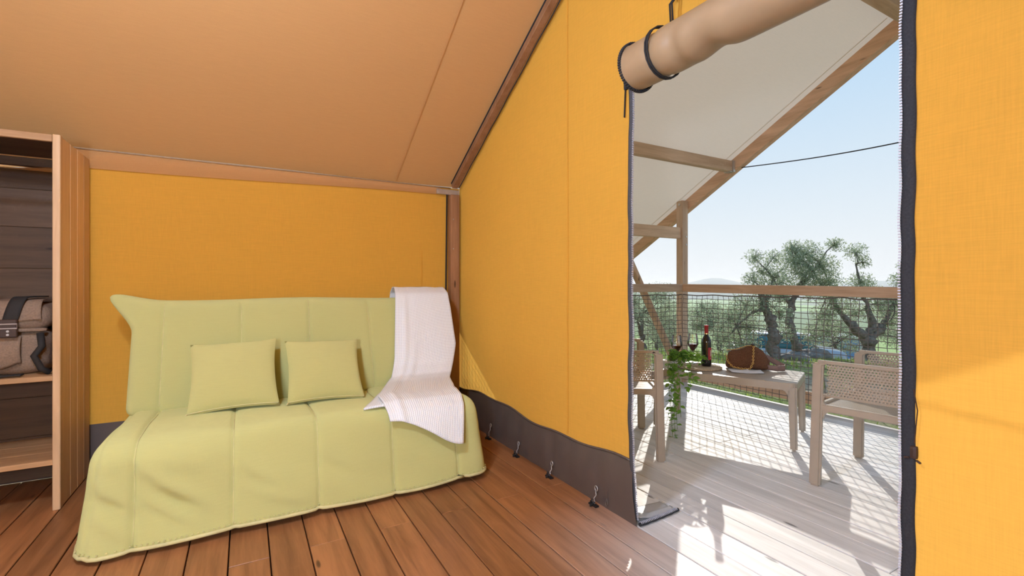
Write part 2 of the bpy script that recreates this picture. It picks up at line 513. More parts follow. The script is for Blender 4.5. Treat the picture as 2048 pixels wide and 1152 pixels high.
# ------------------------------------------------------------------ floor boards and deck
PITCH, PH = .16, .096
fl = MB(); fl.box(XB, GX, YR, YW, -.12, -.034)
floor = obj('floor', fl, M_JOIST, label='warm brown stained timber board floor inside the tent', kind='structure')
dk = MB(); dk.box(GX, 4.79, -.75, 4.13, -.12, -.034)
deck = obj('deck', dk, M_JOIST, label='weathered grey timber deck of the porch outside the doorway', kind='structure')
def plank(x0, x1, y0, y1, mat, parent):
    m = MB(); g = .0028; dz = random.uniform(-.0012, .0012)
    xa, xb, ya, yb = x0 + g, x1 - g, y0 + .001, y1 - .001; c = .0025; z1 = dz; z0 = -.034
    vs = [(xa, ya, z0), (xb, ya, z0), (xb, yb, z0), (xa, yb, z0), (xa, ya, z1 - c), (xb, ya, z1 - c), (xb, yb, z1 - c), (xa, yb, z1 - c),
          (xa + c, ya + c, z1), (xb - c, ya + c, z1), (xb - c, yb - c, z1), (xa + c, yb - c, z1)]
    m.add(vs, [(0, 1, 5, 4), (1, 2, 6, 5), (2, 3, 7, 6), (3, 0, 4, 7), (4, 5, 9, 8), (5, 6, 10, 9), (6, 7, 11, 10), (7, 4, 8, 11), (8, 9, 10, 11)])
    obj('floor_board' if parent is floor else 'deck_board', m, mat, parent)
k0 = int(math.floor((XB - PH) / PITCH)); 
for k in range(k0, 40):
    x0 = PH + k * PITCH; x1 = x0 + PITCH
    inside = (x0 + x1) / 2 < GX + .02
    if inside:
        a, b = max(x0, XB), x1
        ys = [YR, 2.335, YW] if k % 2 == 1 else [YR, .75 if k % 4 else .95, YW]
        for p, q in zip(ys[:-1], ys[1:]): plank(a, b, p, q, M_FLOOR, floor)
    elif x1 < 4.87:
        ys = [-.75, 2.345, 4.13] if k % 2 == 1 else [-.75, .935, 4.13]
        for p, q in zip(ys[:-1], ys[1:]): plank(x0, min(x1, 4.80), p, q, M_DECK, deck)

# ------------------------------------------------------------------ canvas walls and roof
def skirt_z(y):      # wavy upper edge of the grey skirt
    return .295 + .018 * math.sin(y * 4.1 + .5) + .008 * math.sin(y * 11)
def gx_ripple(y, z):
    return .010 * ns(y * 1.3, z * .7, 3) + .004 * ns(y * 5, z * 2, 9)
def edgeL(z):        # left edge of the doorway, a little wavy
    return DY1 + .012 * ns(z * 2.6, 1.7) + .006 * ns(z * 7, 4.2) - .03 * smooth(.5, 0, z)
def edgeR(z):
    return DY0 + .004 * ns(z * 2.1, 5.7) + .002 * ns(z * 8, 8.2)
wf = MB()
def wl(u, v):
    zt = v; y = None
    # left panel between doorway edge and corner
    z0 = None
    yb = edgeL(.3) + (YW - edgeL(.3)) * u
    z = skirt_z(yb) + (zceil(yb) - .02 - skirt_z(yb)) * v
    y = edgeL(z) * (1 - u) + YW * u
    z = skirt_z(y) + (zceil(y) - .02 - skirt_z(y)) * v
    return (GX + gx_ripple(y, z) * smooth(0, .15, u), y, z)
wf.grid(wl, 60, 60)
def wr(u, v):
    y = YR + (DY0 - YR) * u
    z = skirt_z(y) + (zceil(y) - .02 - skirt_z(y)) * v
    y = YR + (edgeR(z) - YR) * u
    return (GX + gx_ripple(y, z) * .6 * smooth(1, .85, u), y, z)
wf.grid(wr, 40, 60)
def wt_(u, v):
    y = DY0 + (DY1 - DY0) * u
    return (GX, y, DZ + (zceil(y) - .02 - DZ) * v)
wf.grid(wt_, 24, 16)
wall_front = obj('wall_front', wf, M_ORANGE, smooth=True, label='orange canvas gable wall of the tent with the open zipped doorway', kind='structure')
# seam on the left panel and piping at the skirt
sm = MB(); sm.grid(lambda u, v: (GX - .004 + gx_ripple(2.303, .3 + v * 2.6) - .0015 * math.sin(u * math.pi), 2.296 + .014 * u, .31 + v * (zceil(2.3) - .34)), 4, 40)
obj('canvas_seam', sm, M_ORANGE, wall_front, smooth=True)
def skirt(y0, y1, flare):
    def f(u, v):
        y = y0 + (y1 - y0) * u; z = -.012 + (skirt_z(y) + .012) * v
        x = GX + .002 * (1 - v) - .014 * math.sin(v * math.pi) + .006 * ns(y * 9, z * 3, 2)
        for hy in (3.298, 2.865, 2.451, 2.022):      # pulled creases at the lacing rings
            x += .006 * math.exp(-((y - hy) / .05) ** 2) * math.sin(v * math.pi)
        if flare:
            t = smooth(1.98, 1.76, y)
            if t > 0:
                y = y + (-.03 * (1 - v)) * t
                x += .0 * t
        return (x, y, z)
    return f
sk = MB(); sk.grid(skirt(edgeL(.3) - .014, YW - .01, True), 110, 12)
sk1 = obj('skirt', sk, M_SKIRT, wall_front, smooth=True, label='dark grey vinyl skirt along the foot of the wall')
sk = MB(); sk.grid(skirt(YR, DY0, False), 40, 8)
obj('skirt', sk, M_SKIRT, wall_front, smooth=True)
pp = MB(); pp.tube([(GX - .004, edgeL(.3) + (YW - edgeL(.3)) * i / 80, skirt_z(edgeL(.3) + (YW - edgeL(.3)) * i / 80)) for i in range(81)], .006, 6)
obj('skirt_piping', pp, M_SKIRT, wall_front, smooth=True)
# little vertical pocket on the skirt
pk = MB(); pk.box(GX - .012, GX + .004, 1.936, 1.941, .05, .21); pk.tube([(GX - .012, 1.938, .06), (GX - .014, 1.930, .035), (GX - .014, 1.938, .02), (GX - .014, 1.946, .035), (GX - .012, 1.940, .06)], .0025, 5)
obj('skirt_loop', pk, M_SKIRT, wall_front)
for hy, hz in ((3.298, .10), (2.865, .085), (2.451, .08), (2.022, .085)):
    h = MB()
    h.tube([(GX - .016, hy + .011 * math.cos(a), hz + .014 * math.sin(a)) for a in np.linspace(0, 2 * math.pi, 12, endpoint=False)], .0035, 6, True)
    g1 = obj('lacing_ring', h, M_STEEL, sk1, smooth=True)
    h = MB()
    h.tube([(GX - .02, hy, hz - .01), (GX - .026, hy - .012, hz - .03), (GX - .03, hy + .002, hz - .05), (GX - .035, hy - .012, .02)], .0035, 6)
    obj('lacing_cord', h, M_STEEL, sk1, smooth=True)
    h = MB()
    c = Vector((GX - .042, hy - .01, .012))
    h.box(c.x - .012, c.x + .012, c.y - .03, c.y + .03, 0.002, .010)
    h.beam(c + Vector((-.004, -.02, 0)), c + Vector((-.01, .012, .026)), .007, .007)
    h.beam(c + Vector((.0, .03, 0)), c + Vector((-.004, .005, .022)), .007, .007)
    h.beam(c + Vector((-.03, -.004, -.006)), c + Vector((.01, 0, .01)), .010, .006)
    obj('floor_hook', h, M_BLACK, sk1)
# doorway zips
def zipline(edge, sgn, mat, w, z0, z1, nm):
    t = MB()
    def f(u, v):
        z = z0 + (z1 - z0) * v; y = edge(z)
        return (GX - .003 - .004 * math.sin(u * math.pi) + .012 * smooth(.3, 0, z), y + sgn * (-.004 + u * w) + .003 * ns(z * 9, 2.2), z)
    t.grid(f, 4, 120)
    zt = obj('zip_tape', t, mat, wall_front, smooth=True, mods=[solid(.002)], label='dark zip tape edging the doorway')
    d = MB(); nT = int((z1 - z0) / .0088)
    for i in range(nT):
        z = z0 + .0088 * (i + .5); y = edge(z) + sgn * (-.004 + w) + .003 * ns(z * 9, 2.2)
        a, b = (y - .001, y + .006) if sgn > 0 else (y - .006, y + .001)
        x = GX - .004 + .012 * smooth(.3, 0, z)
        d.box(x - .0035, x + .0035, a, b, z - .0022, z + .0022)
    obj('zip_teeth', d, M_TEETH, zt, kind='stuff', label='row of pale zip teeth')
zipline(edgeL, -1, M_TAPE2, .030, .03, 2.26, 'l')
zipline(edgeR, 1, M_TAPE, .034, .0, 2.26, 'r')  # backlit shade put into the right tape: black where the left is grey
# threshold flap lying on the deck with its own zip coil
tf = MB(); tf.grid(lambda u, v: (1.715 + .27 * u, 1.735 + .14 * v * (1 - .25 * u) + .02 * u, .006 + .03 * (1 - u) ** 3 + .004 * ns(u * 5, v * 4) + .010 * math.exp(-((v - .25) / .09) ** 2)), 20, 10)
fl_ = obj('threshold_flap', tf, M_FLAP, wall_front, smooth=True, mods=[solid(.003, 1)], label='grey vinyl flap lying on the deck at the doorway')
tz = MB(); tz.tube([(1.70 + .295 * i / 30, 1.722 + .018 * (i / 30) ** 2, .012 + .001 * math.sin(i)) for i in range(31)], .009, 6)
z_ = obj('threshold_zip', tz, M_TAPE, wall_front, label='black zip coil on the deck')
tz = MB()
for i in range(26):
    x = 1.71 + .0107 * i; tz.box(x - .0014, x + .0014, 1.714 + .018 * (i / 26) ** 2, 1.730 + .018 * (i / 26) ** 2, .016, .024)
obj('zip_teeth', tz, M_TEETH, z_, kind='stuff')
# zip sliders with pull cords
sl = MB(); y = edgeR(.70) + .002
sl.rbox((GX - .014, y - .012, .697), (GX + .002, y + .006, .735), .005, .009)
sl.beam((GX - .012, y + .006, .700), (GX - .012, y + .020, .697), .008, .005, b=.002)
sl.beam((GX - .014, y - .010, .697), (GX - .014, y - .022, .690), .009, .005, b=.002)
s_ = obj('zip_slider', sl, M_LEATHER, wall_front, label='brown zip slider with leather pulls on the right edge')
sl = MB(); sl.tube([(GX - .012, y - .004, .90), (GX - .014, y - .014, .84), (GX - .014, y - .010, .79), (GX - .012, y - .006, .745)], .0015, 5)
obj('pull_cord', sl, M_LEATHER, s_)
sl = MB(); y = DY1 + .012
sl.rbox((GX - .016, y - .012, 2.19), (GX + .002, y + .012, 2.27), .005, .012)
sl.beam((GX - .012, y, 2.20), (GX - .014, y + .006, 2.05), .013, .005, b=.002)
sl.beam((GX - .012, y - .004, 2.30), (GX - .012, y - .012, 2.25), .03, .006, b=.002)
obj('zip_slider', sl, M_TAPE, wall_front, label='black zip slider hanging at the top left of the doorway')
sl = MB(); sl.rbox((GX - .012, y - .034, 2.315), (GX - .004, y + .006, 2.42), .003, .012)
tb = obj('strap_patch', sl, M_ROLL, wall_front, label='tan stitched canvas patch')
# sofa-side wall
wb = MB()
def wbf(u, v):
    x = XB + (GX - XB) * u; z = .30 + (2.07 - .30) * v
    return (x, YW + .012 * ns(x * 1.1, z * .6, 7) * math.sin(v * math.pi), z)
wb.grid(wbf, 70, 24)
wall_back = obj('wall_back', wb, M_ORANGE, smooth=True, label='orange canvas side wall behind the green sofa', kind='structure')
m = MB(); m.grid(lambda u, v: (XB + (GX - XB) * u, YW - .004 + .010 * (1 - v), .305 * v), 60, 4)
obj('skirt', m, M_SKIRT, wall_back, smooth=True)
m = MB()
def val(u, v):      # tan sleeve below the eaves
    x = XB + (1.50 - XB) * u; low = .115 - .055 * smooth(-.9, 1.5, x)
    return (x, YW - .015 - .022 * math.sin(v * math.pi) - .003 * ns(x * 6, v), 2.062 - low * v)
m.grid(val, 80, 8)
obj('valance', m, M_TAN, wall_back, smooth=True, label='tan canvas sleeve along the eaves')
m = MB(); m.tube([(XB + (1.60 - XB) * i / 40, YW - .02, 2.066) for i in range(41)], .005, 6)
obj('eaves_cord', m, M_ROLL, wall_back, smooth=True)
m = MB(); m.cbox(1.46, 1.668, YW - .055, YW - .030, 2.000, 2.046, .003); 
obj('eaves_bar', m, M_STEEL, wall_back, label='grey metal eaves bar at the corner')
m = MB(); m.tube([(1.645, YW - .058, 2.022), (1.645, YW - .064, 2.022)], .008, 8)
obj('bolt', m, M_STEEL, wall_back)
m = MB(); m.tube([(1.556, YW - .045, 2.0), (1.552, YW - .04, 1.5), (1.545, YW - .04, 1.0), (1.545, YW - .04, .3)], .007, 6)
obj('corner_cord', m, M_CORD, wall_back, smooth=True)
m = MB(); m.grid(lambda u, v: (1.333 + .008 * u, YW - .003, .9 + v * .6), 1, 6)
obj('canvas_seam', m, M_ORANGE, wall_back)
# walls out of view that close the tent
m = MB(); m.grid(lambda u, v: (XB + (GX - XB) * u, YR, 2.07 * v), 20, 8)
obj('wall_right', m, M_ORANGE, smooth=True, label='orange canvas long wall beside the camera', kind='structure')
m = MB(); m.grid(lambda u, v: (XB, YR + (YW - YR) * u, (zceil(YR + (YW - YR) * u)) * v), 30, 12)
obj('wall_rear', m, M_ORANGE, smooth=True, label='orange canvas end wall at the back of the tent', kind='structure')
# ceiling: both roof slopes, running past the wall as an eaves overhang
m = MB()
def cl(u, v):
    x = XB - .1 + (GX + .03 - XB + .1) * u; y = YR - .02 + (YW + .03 - YR + .02) * v
    sag = -.012 * ns(x * .8, y * .9) * (1 if abs(y - RIDGE) > .1 else 0)
    return (x, y, zceil(y) + .012 + sag)
m.grid(cl, 40, 52)
ceiling = obj('ceiling', m, M_TAN, smooth=True, label='sloping tan canvas roof lining above the sofa', kind='structure')
for sx in (1.105, -1.3):
    m = MB(); m.grid(lambda u, v: (sx + .012 * u, RIDGE + (YW - RIDGE) * v, zceil(RIDGE + (YW - RIDGE) * v) + .004 - .012 * ns(sx * .8, (RIDGE + (YW - RIDGE) * v) * .9)), 1, 40)
    obj('roof_seam', m, M_TAN, ceiling)
# porch fly sheet
m = MB()
def pf(u, v):
    x = XB - .3 + (4.90 - XB + .3) * u; y = -1.6 + (5.28 + .65 * smooth(1.9, 1.3, x) + 1.6) * v  # eaves added deeper over the tent, out of view, to shade the sofa wall
    return (x, y, zrb(y) + .145 + .006 * ns(x, y))
m.grid(pf, 60, 52)
porch_roof = obj('porch_roof', m, M_PORCH, smooth=True, label='beige canvas fly sheet over the porch', kind='structure')
m = MB(); m.grid(lambda u, v: (4.70 + .010 * u, 1.9 + 3.3 * v, zrb(1.9 + 3.3 * v) + .138), 1, 30)
obj('hem_seam', m, M_PORCH, porch_roof)
# close the gap between ceiling and fly along the gable
# ------------------------------------------------------------------ indoor timbers
m = MB(); m.cbox(1.577, 1.660, YW - .085, YW - .012, 0, 2.0, .004)
post_in = obj('corner_post', m, M_POSTI, base=(1.62, YW - .05, 0), label='brown timber corner post between the sofa wall and the gable wall', cat='post')
for zz in (1.52, 1.78):
    m = MB(); m.tube([(1.60, YW - .085, zz), (1.60, YW - .0885, zz)], .005, 8); obj('screw', m, M_STEEL, post_in)
m = MB(); m.beam((1.630, 3.93, zceil(3.93) - .030), (1.630, RIDGE, zceil(RIDGE) - .030), .046, .052, (1, 0, 0), .004)
ra = obj('gable_rafter', m, M_POSTI, base=(1.63, 3.93, 2.0), label='brown timber rafter where roof lining meets the orange gable', cat='rafter')
m = MB(); m.tube([(1.602, 3.93 - (3.93 - RIDGE) * i / 20, zceil(3.93 - (3.93 - RIDGE) * i / 20) - .004) for i in range(21)], .006, 6)
obj('edge_cord', m, M_CORD, ra)
m = MB(); m.tube([(1.662, 3.90 - (3.90 - RIDGE) * i / 40, zceil(3.90 - (3.90 - RIDGE) * i / 40) - .060 - .004 * math.sin(i)) for i in range(41)], .004, 6)
obj('lacing_cord', m, M_CORD, ra)

# ------------------------------------------------------------------ rolled-up door
RC = (1.578, 2.205); RR = .105
ro = empty('rolled_door_flap', (1.56, 1.2, 2.11), label='tan rolled-up door flap strapped along the top of the doorway', cat='door flap')
m = MB()
def rl(u, v):
    y = 1.615 - 1.60 * u; a = 2 * math.pi * v
    r = RR * (1 + .05 * math.sin(a * 2 + .6)) * (1 + .03 * ns(y * 3, math.cos(a) * 1.2, math.sin(a) * 1.2))
    r -= .028 * math.exp(-((y - 1.20) / .055) ** 2) * max(0, math.cos(a - 4.6)) + .018 * math.exp(-((y - 1.33) / .03) ** 2) * max(0, math.cos(a - 3.9))
    r -= .010 * math.exp(-((y - 1.45) / .02) ** 2)
    return (RC[0] + r * math.cos(a), y, RC[1] + r * math.sin(a) - .01 * math.sin(u * math.pi))
m.grid(rl, 90, 40)
obj('roll', m, M_ROLL, ro, smooth=True)
m = MB()
pts = []
for i in range(90):
    a = i / 90 * 2 * math.pi * 3.2; r = RR * (.99 - .27 * a / (2 * math.pi))
    pts.append((RC[0] + r * math.cos(a + 4), 1.620 + .006 * math.sin(i * 2.2), RC[1] + r * math.sin(a + 4)))
m.tube(pts, .010, 6)
obj('rolled_zip_edge', m, M_TAPE, ro, smooth=True, label='black zip tape spiralling at the end of the roll')
m = MB()
for i in range(60):
    a = i / 60 * 2 * math.pi; c = Vector((RC[0] + (RR + .004) * math.cos(a), 1.610, RC[1] + (RR + .004) * math.sin(a)))
    m.box(c.x - .004, c.x + .004, c.y - .004, c.y + .012, c.z - .004, c.z + .004)
obj('zip_teeth', m, M_TAPE, ro, kind='stuff')
m = MB()
for off in (-.006, .006):
    pts = [(1.683, 1.455 + off, 2.9), (1.675, 1.455 + off, 2.5), (1.62, 1.453 + off, 2.43)]
    for i in range(16):
        a = R(62) + R(270) * i / 15
        pts.append((RC[0] + (RR + .004) * math.cos(a), 1.452 + off, RC[1] + (RR + .004) * math.sin(a)))
    m.tube(pts, .0045, 6)
obj('strap', m, M_CORD, ro, smooth=True, label='dark double cord tied round the roll')
m = MB(); m.rbox((1.648, 1.435, 2.47), (1.672, 1.476, 2.515), .004, .012)
obj('buckle', m, M_WEB, ro)

# ------------------------------------------------------------------ porch timbers
def timber(name, p0, p1, w, h, mat, label, cat, up=(0, 0, 1), b=.006):
    m = MB(); m.beam(p0, p1, w, h, up, b)
    base = min((p0, p1), key=lambda p: p[2])
    return obj(name, m, mat, base=tuple(base), label=label, cat=cat)
cp = timber('porch_post', (4.75, 4.08, -.45), (4.75, 4.08, zrb(4.08) + .13), .10, .10, M_TIMZ, 'square timber porch post at the corner of the two handrails', 'post', (0, 1, 0))
for zz in (2.20, 1.80, 1.70):
    m = MB(); yy = 4.03 if zz < 2 else 4.08
    if zz < 2: m.tube([(4.765, 4.0305, zz), (4.765, 4.025, zz)], .011, 8)
    else: m.tube([(4.7005, 4.08, zz), (4.694, 4.08, zz)], .016, 8)
    obj('bolt', m, M_STEEL, cp)
timber('porch_post', (4.75, -.56, -.45), (4.75, -.56, zrb(-.56) + .13), .10, .10, M_TIMZ, 'square timber porch post at the far right end of the front handrail', 'post', (0, 1, 0))
pm = .065 * 1.14
timber('front_rafter', (4.85, 5.22, zrb(5.22) + pm), (4.85, 1.76, zrb(1.76) + pm), .09, .13, M_TIMY, 'long sloping timber rafter along the front edge of the porch roof', 'rafter', (0, 0, 1))
timber('front_rafter', (4.85, -1.58, zrb(-1.58) + pm), (4.85, 1.76, zrb(1.76) + pm), .09, .13, M_TIMY, 'sloping timber rafter on the far slope of the porch roof', 'rafter', (0, 0, 1))
timber('ridge_beam', (GX + .05, 1.765, 3.43), (4.90, 1.765, 3.43), .11, .13, M_TIMX, 'timber ridge beam at the peak of the porch roof', 'beam')
pu = timber('purlin', (GX + .05, 3.44, zrb(3.44) + .075), (4.80, 3.44, zrb(3.44) + .075), .075, .12, M_TIMX, 'timber purlin under the beige porch roof, bracketed to the front rafter', 'beam')
m = MB(); m.box(4.775, 4.806, 3.385, 3.402, zrb(3.44) + .008, zrb(3.44) + .135); m.box(4.74, 4.806, 3.398, 3.482, zrb(3.44) + .006, zrb(3.44) + .014)
obj('bracket', m, M_STEEL, pu, label='galvanised joist bracket')
timber('purlin', (GX + .05, .08, zrb(.08) + .075), (4.80, .08, zrb(.08) + .075), .075, .12, M_TIMX, 'timber purlin under the far slope of the porch roof', 'beam')
timber('tie_beam', (GX + .08, 4.08, 1.845), (4.70, 4.08, 1.845), .05, .14, M_TIMX, 'horizontal timber tie beam from the tent to the corner post', 'beam')
timber('brace', (4.72, 4.085, .08), (3.70, 4.085, 1.775), .05, .085, M_TIMZ, 'diagonal timber brace leaning up from the corner post behind the net', 'brace', (0, 1, 0))
def rail(p0, p1, mat, label): return timber('handrail', p0, p1, .045, .095, mat, label, 'handrail', (0, 0, 1), .006)
rail((4.675, 4.03, 1.165), (4.675, -.6, 1.105), M_TIMY, 'front timber handrail running right from the corner post')
rail((4.655, 4.008, 1.165), (GX + .08, 4.008, 1.165), M_TIMX, 'short timber handrail running from the tent to the corner post')
timber('toe_board', (4.765, 4.02, .105), (4.765, -.5, .105), .03, .12, M_TIMY, 'low timber toe board along the front edge of the deck', 'board')
timber('toe_board', (4.68, 4.095, .105), (GX + .1, 4.095, .105), .03, .12, M_TIMX, 'low timber toe board along the side edge of the deck', 'board')
# safety net under the handrails, knotted cord grid
def net(name, P, L, label, sp=.071, sh=.052):
    m = MB(); n = int(L / sp); nh = 21
    def q(i, j):
        z = 1.085 - j * sh; s = i * sp
        s += .010 * ns(i * .9, j * .45, 3) ; z += .010 * ns(i * .5, j * .9, 8) - .010 * abs(math.sin(i * .5)) * (j == 0)
        p = P(s); return (p[0] + .012 * ns(i * .4, j * .4, 5), p[1] + .012 * ns(i * .4, j * .4, 15), max(z, .03) - .02 * 0)
    for i in range(n + 1): m.tube([q(i, j) for j in range(nh)], .0031, 4, cap=False)
    for j in range(nh): m.tube([q(i, j) for i in range(n + 1)], 0.0031 if j else .006, 4, cap=False)
    return obj(name, m, M_NET, base=(P(0)[0], P(0)[1], .0), label=label, cat='net')
net('safety_net', lambda s: (4.690, 4.02 - s, 0), 4.5, 'taupe cord safety net hanging under the front handrail')
net('safety_net', lambda s: (4.68 - s, 4.025, 0), 2.85, 'taupe cord safety net under the short side handrail, crossing the brace')
# rope tied across the gable
m = MB(); n = 40
m.tube([(4.86, 3.40 - 3.28 * i / n, zrb(3.44) + .06 - .11 * math.sin(math.pi * i / n)) for i in range(n + 1)], .0055, 6)
obj('guy_rope', m, M_CORD, base=(4.86, 3.4, 2.5), smooth=True, label='thin dark rope slung across the open gable against the sky', cat='rope')

# ------------------------------------------------------------------ sofa bed
so = empty('sofa_bed', (.36, 3.2, 0), label='sage green fabric sofa bed with quilted loose cover', cat='sofa')
SEAMS_F = (-.435, -.05, .338, .738, 1.123); SX0, SX1 = -.60, 1.29
def seam_disp(x, seams, depth=.012, w=.010):
    d = 0
    for s in seams: d += depth * math.exp(-((x - s) / w) ** 2)
    return d
def puff(x, seams):
    e = [SX0 - .02] + list(seams) + [SX1 + .02]
    for a, b in zip(e[:-1], e[1:]):
        if a <= x <= b:
            t = (x - a) / (b - a); return .018 * math.sin(math.pi * t) ** .5
    return 0
def pucker(x, z, seams):
    d = 0
    for q in seams: d += .0035 * math.sin(z * 95 + q * 40 + 3 * ns(z * 20, q)) * math.exp(-abs(x - q) / .022)
    return d
FOLDS = ((-.41, .36, -.14, .16, .030, .026), (-.55, .31, -.43, .20, .024, .022), (-.40, .24, -.20, .08, .026, .020), (-.02, .33, .16, .20, .030, .016), (.0, .20, .28, .10, .030, .014), (-.54, .18, -.45, .08, .022, .016), (.36, .30, .55, .20, .03, .012), (.76, .28, .95, .18, .03, .010))
def seat_fn(p, n):
    x, y, z = p
    t = 1 - min(1, max(0, z) / .47)
    front = max(0, -n[1]); top = max(0, n[2]) if abs(n[2]) > .01 else 0
    if np.linalg.norm(n) < 1e-6:
        top = 1 if z > .46 else 0; front = 1 if y < 2.72 else 0
    S5 = SEAMS_F + (-.56,)
    dsp = puff(x, SEAMS_F) - seam_disp(x, S5, .014, .008) + pucker(x, z, S5)
    # soft diagonal folds in the loose cover, deepest on the left half of the front
    wk = (.045 * ns(x * 1.5 + z * 4.2, z * 2.8 - x * .9, 1.3) + .014 * ns(x * 4 + z * 9, z * 6 - x * 2, 4.4)) * (1.2 - .55 * smooth(-.5, .6, x)) * (.25 + .75 * math.sin(min(1, t * 1.1) * math.pi) ** .5 if t < .91 else .3)
    for (xa, za, xb, zb, w_, am) in FOLDS:
        dx, dz = xb - xa, zb - za; L2 = dx * dx + dz * dz
        q = ((x - xa) * dx + (z - za) * dz) / L2; qc = max(0, min(1, q))
        dd = math.hypot(x - xa - qc * dx, z - za - qc * dz)
        sg = (x - xa) * dz - (z - za) * dx
        wk += am * math.exp(-(dd / w_) ** 2) * math.sin(math.pi * (.12 + .76 * qc)) - .6 * am * math.exp(-((dd - 1.5 * w_) / w_) ** 2) * (1 if sg > 0 else 0) * math.sin(math.pi * qc)
    p[1] -= dsp * front + wk * front
    p[2] += dsp * top * .7 + .010 * ns(x * 3, y * 3, 6) * top
    p[1] -= .085 * t * front * (1 if y < 3 else 0)
    cx = (SX0 + SX1) / 2
    p[0] += (.06 * t) * (1 if x > cx else -1) * smooth(.80, .95, abs(x - cx))
    if z > .3: p[2] += .018 * smooth(3.4, 2.95, y) - .012 * math.cos((x - cx) * 1.2)
    if z < .14: p[2] += (.03 * smooth(.8, 1.3, x) + .010 * math.sin(x * 3.1 + 1)) * front * (1 - z / .14)
    return p
m = MB(); m.rbox((SX0, 2.715, -.10), (SX1, 3.80, .47), .085, (.0105, .03, .0228), seat_fn, cut=.035)
seat = obj('seat_cover', m, M_SOFA, so, smooth=True)
SV = [Vector(v) for v in m.v]
bd0 = sorted(m.border.values(), key=lambda v: math.atan2(v.x - .345, -(v.y - 3.25)))
bd0 = [v for v in bd0 if v.y < 3.6]
m = MB(); m.tube([(v.x, v.y - .004, v.z - .004) for v in bd0[::2]], .0095, 8)
hemo = obj('hem', m, M_SEAMM, so, smooth=True, label='piped lower hem of the cover')
m = MB()
for i in range(2, len(bd0) - 2):
    v = bd0[i]
    if v.y < 2.9 and i % 2 == 0: m.box(v.x - .0035, v.x + .0035, v.y - .0105, v.y - .002, v.z + .012, v.z + .0145)
obj('stitches', m, M_SEAMM, hemo, kind='stuff')
# backrest
def back_fn(p, n):
    x, y, z = p
    front = max(0, -n[1])
    if np.linalg.norm(n) < 1e-6: front = 1 if y < .08 else 0
    dsp = puff(x, SB) - seam_disp(x, SB, .012, .008) + .5 * pucker(x, z, SB)
    p[1] -= dsp * front * 1.1 + .008 * ns(x * 3, z * 3, 4) * front
    # pointed cover corners at the top
    for sx, ex, ez in ((-.60, -.125, .050), (1.31, .14, .055)):
        w = math.exp(-(((x - sx) / .075) ** 2)) * smooth(.47, .665, z)
        p[0] += ex * w; p[2] += ez * w; p[1] -= .03 * w
        if w > .1: p[1] = p[1] * (1 - .55 * w) + .03 * w
    p[2] += -.006 * math.sin((x + .6) / 1.9 * math.pi * 3) * smooth(.5, .66, z)
    p[1] += .375 * z     # recline
    return p
SB = (-.439, -.021, .392, .803, 1.16)
m = MB(); m.rbox((-.60, 0, 0), (1.31, .15, .665), .05, (.0105, .025, .022), back_fn)
m.xform(Matrix.Translation((0, 3.40, .44)))
BV = list(m.v)
back = obj('backrest_cover', m, M_SOFA, so, smooth=True)
def seam_line(vs, q, lo, nm, parent):
    pts = sorted([v for v in vs if abs(v.x - q) < .0054 and lo(v)], key=lambda v: -(v.y * .6 + v.z))
    if len(pts) > 3:
        k = MB(); k.tube([(q, v.y - .0015, v.z + .0012) for v in pts], .0022, 5); obj(nm, k, M_SEAMM, parent, smooth=True)
for q in SEAMS_F: seam_line(SV, q, lambda v: v.y < 3.35 and v.z > .03 and not (v.y > 2.80 and v.z < .40), 'quilting_seam', seat)
for q in SB[:4]: seam_line([Vector(v) for v in BV], q, lambda v: v.y < 3.40 + .375 * (v.z - .44) + .012, 'quilting_seam', back)
# feet
for fx, fy in ((1.20, 2.80), (-.5, 2.85), (1.20, 3.7), (-.5, 3.7)):
    f = MB(); f.lathe([(0, 0), (.028, 0), (.032, .012), (.030, .06), (0, .06)], (fx, fy, 0), 16)
    obj('foot', f, M_WHITE, so, smooth=True, label='white plastic foot')
# pillows
def pillow(cx, cy, cz, w, h, tilt, rz, roll, label):
    root = empty('pillow', (cx, cy, cz - h / 2), label=label, cat='pillow', group='small green pillows on the sofa')
    M = Matrix.Translation((cx, cy, cz)) @ Matrix.Rotation(rz, 4, 'Z') @ Matrix.Rotation(-tilt, 4, 'X') @ Matrix.Rotation(roll, 4, 'Y')
    m = MB(); N = 26
    for side in (-1, 1):
        def f(u, v):
            a = 2 * u - 1; b = 2 * v - 1
            e = (max(0, 1 - a * a) ** .42) * (max(0, 1 - b * b) ** .42)
            px = a * w / 2 * (1 - .07 * (1 - b * b)); pz = b * h / 2 * (1 - .07 * (1 - a * a))
            th = .075 * e + .004 * ns(a * 4 + cx, b * 4, side) * e
            return tuple(M @ Vector((px, side * th, pz)))
        m.grid(f, N, N)
    b = obj('cover', m, M_PILLOW, root, smooth=True)
    m = MB(); pts = []
    for i in range(41):
        a = -.97 + 1.94 * i / 40
        pts.append(M @ Vector((a * w / 2, -.012, -h / 2 * (1 - .07 * (1 - a * a)) + .006)))
    m.tube(pts, .003, 6); m.tube([pts[0], pts[0] + Vector((-.012, -.01, -.012))], .004, 6)
    obj('zip', m, M_SEAMM, root, smooth=True)
pillow(-.055, 3.255, .668, .46, .47, R(40), R(-3), R(-2.5), 'larger left-hand green pillow leaning on the sofa backrest')
pillow(.447, 3.250, .655, .455, .455, R(40), R(2), R(2.0), 'right-hand green pillow nearer the white throw')
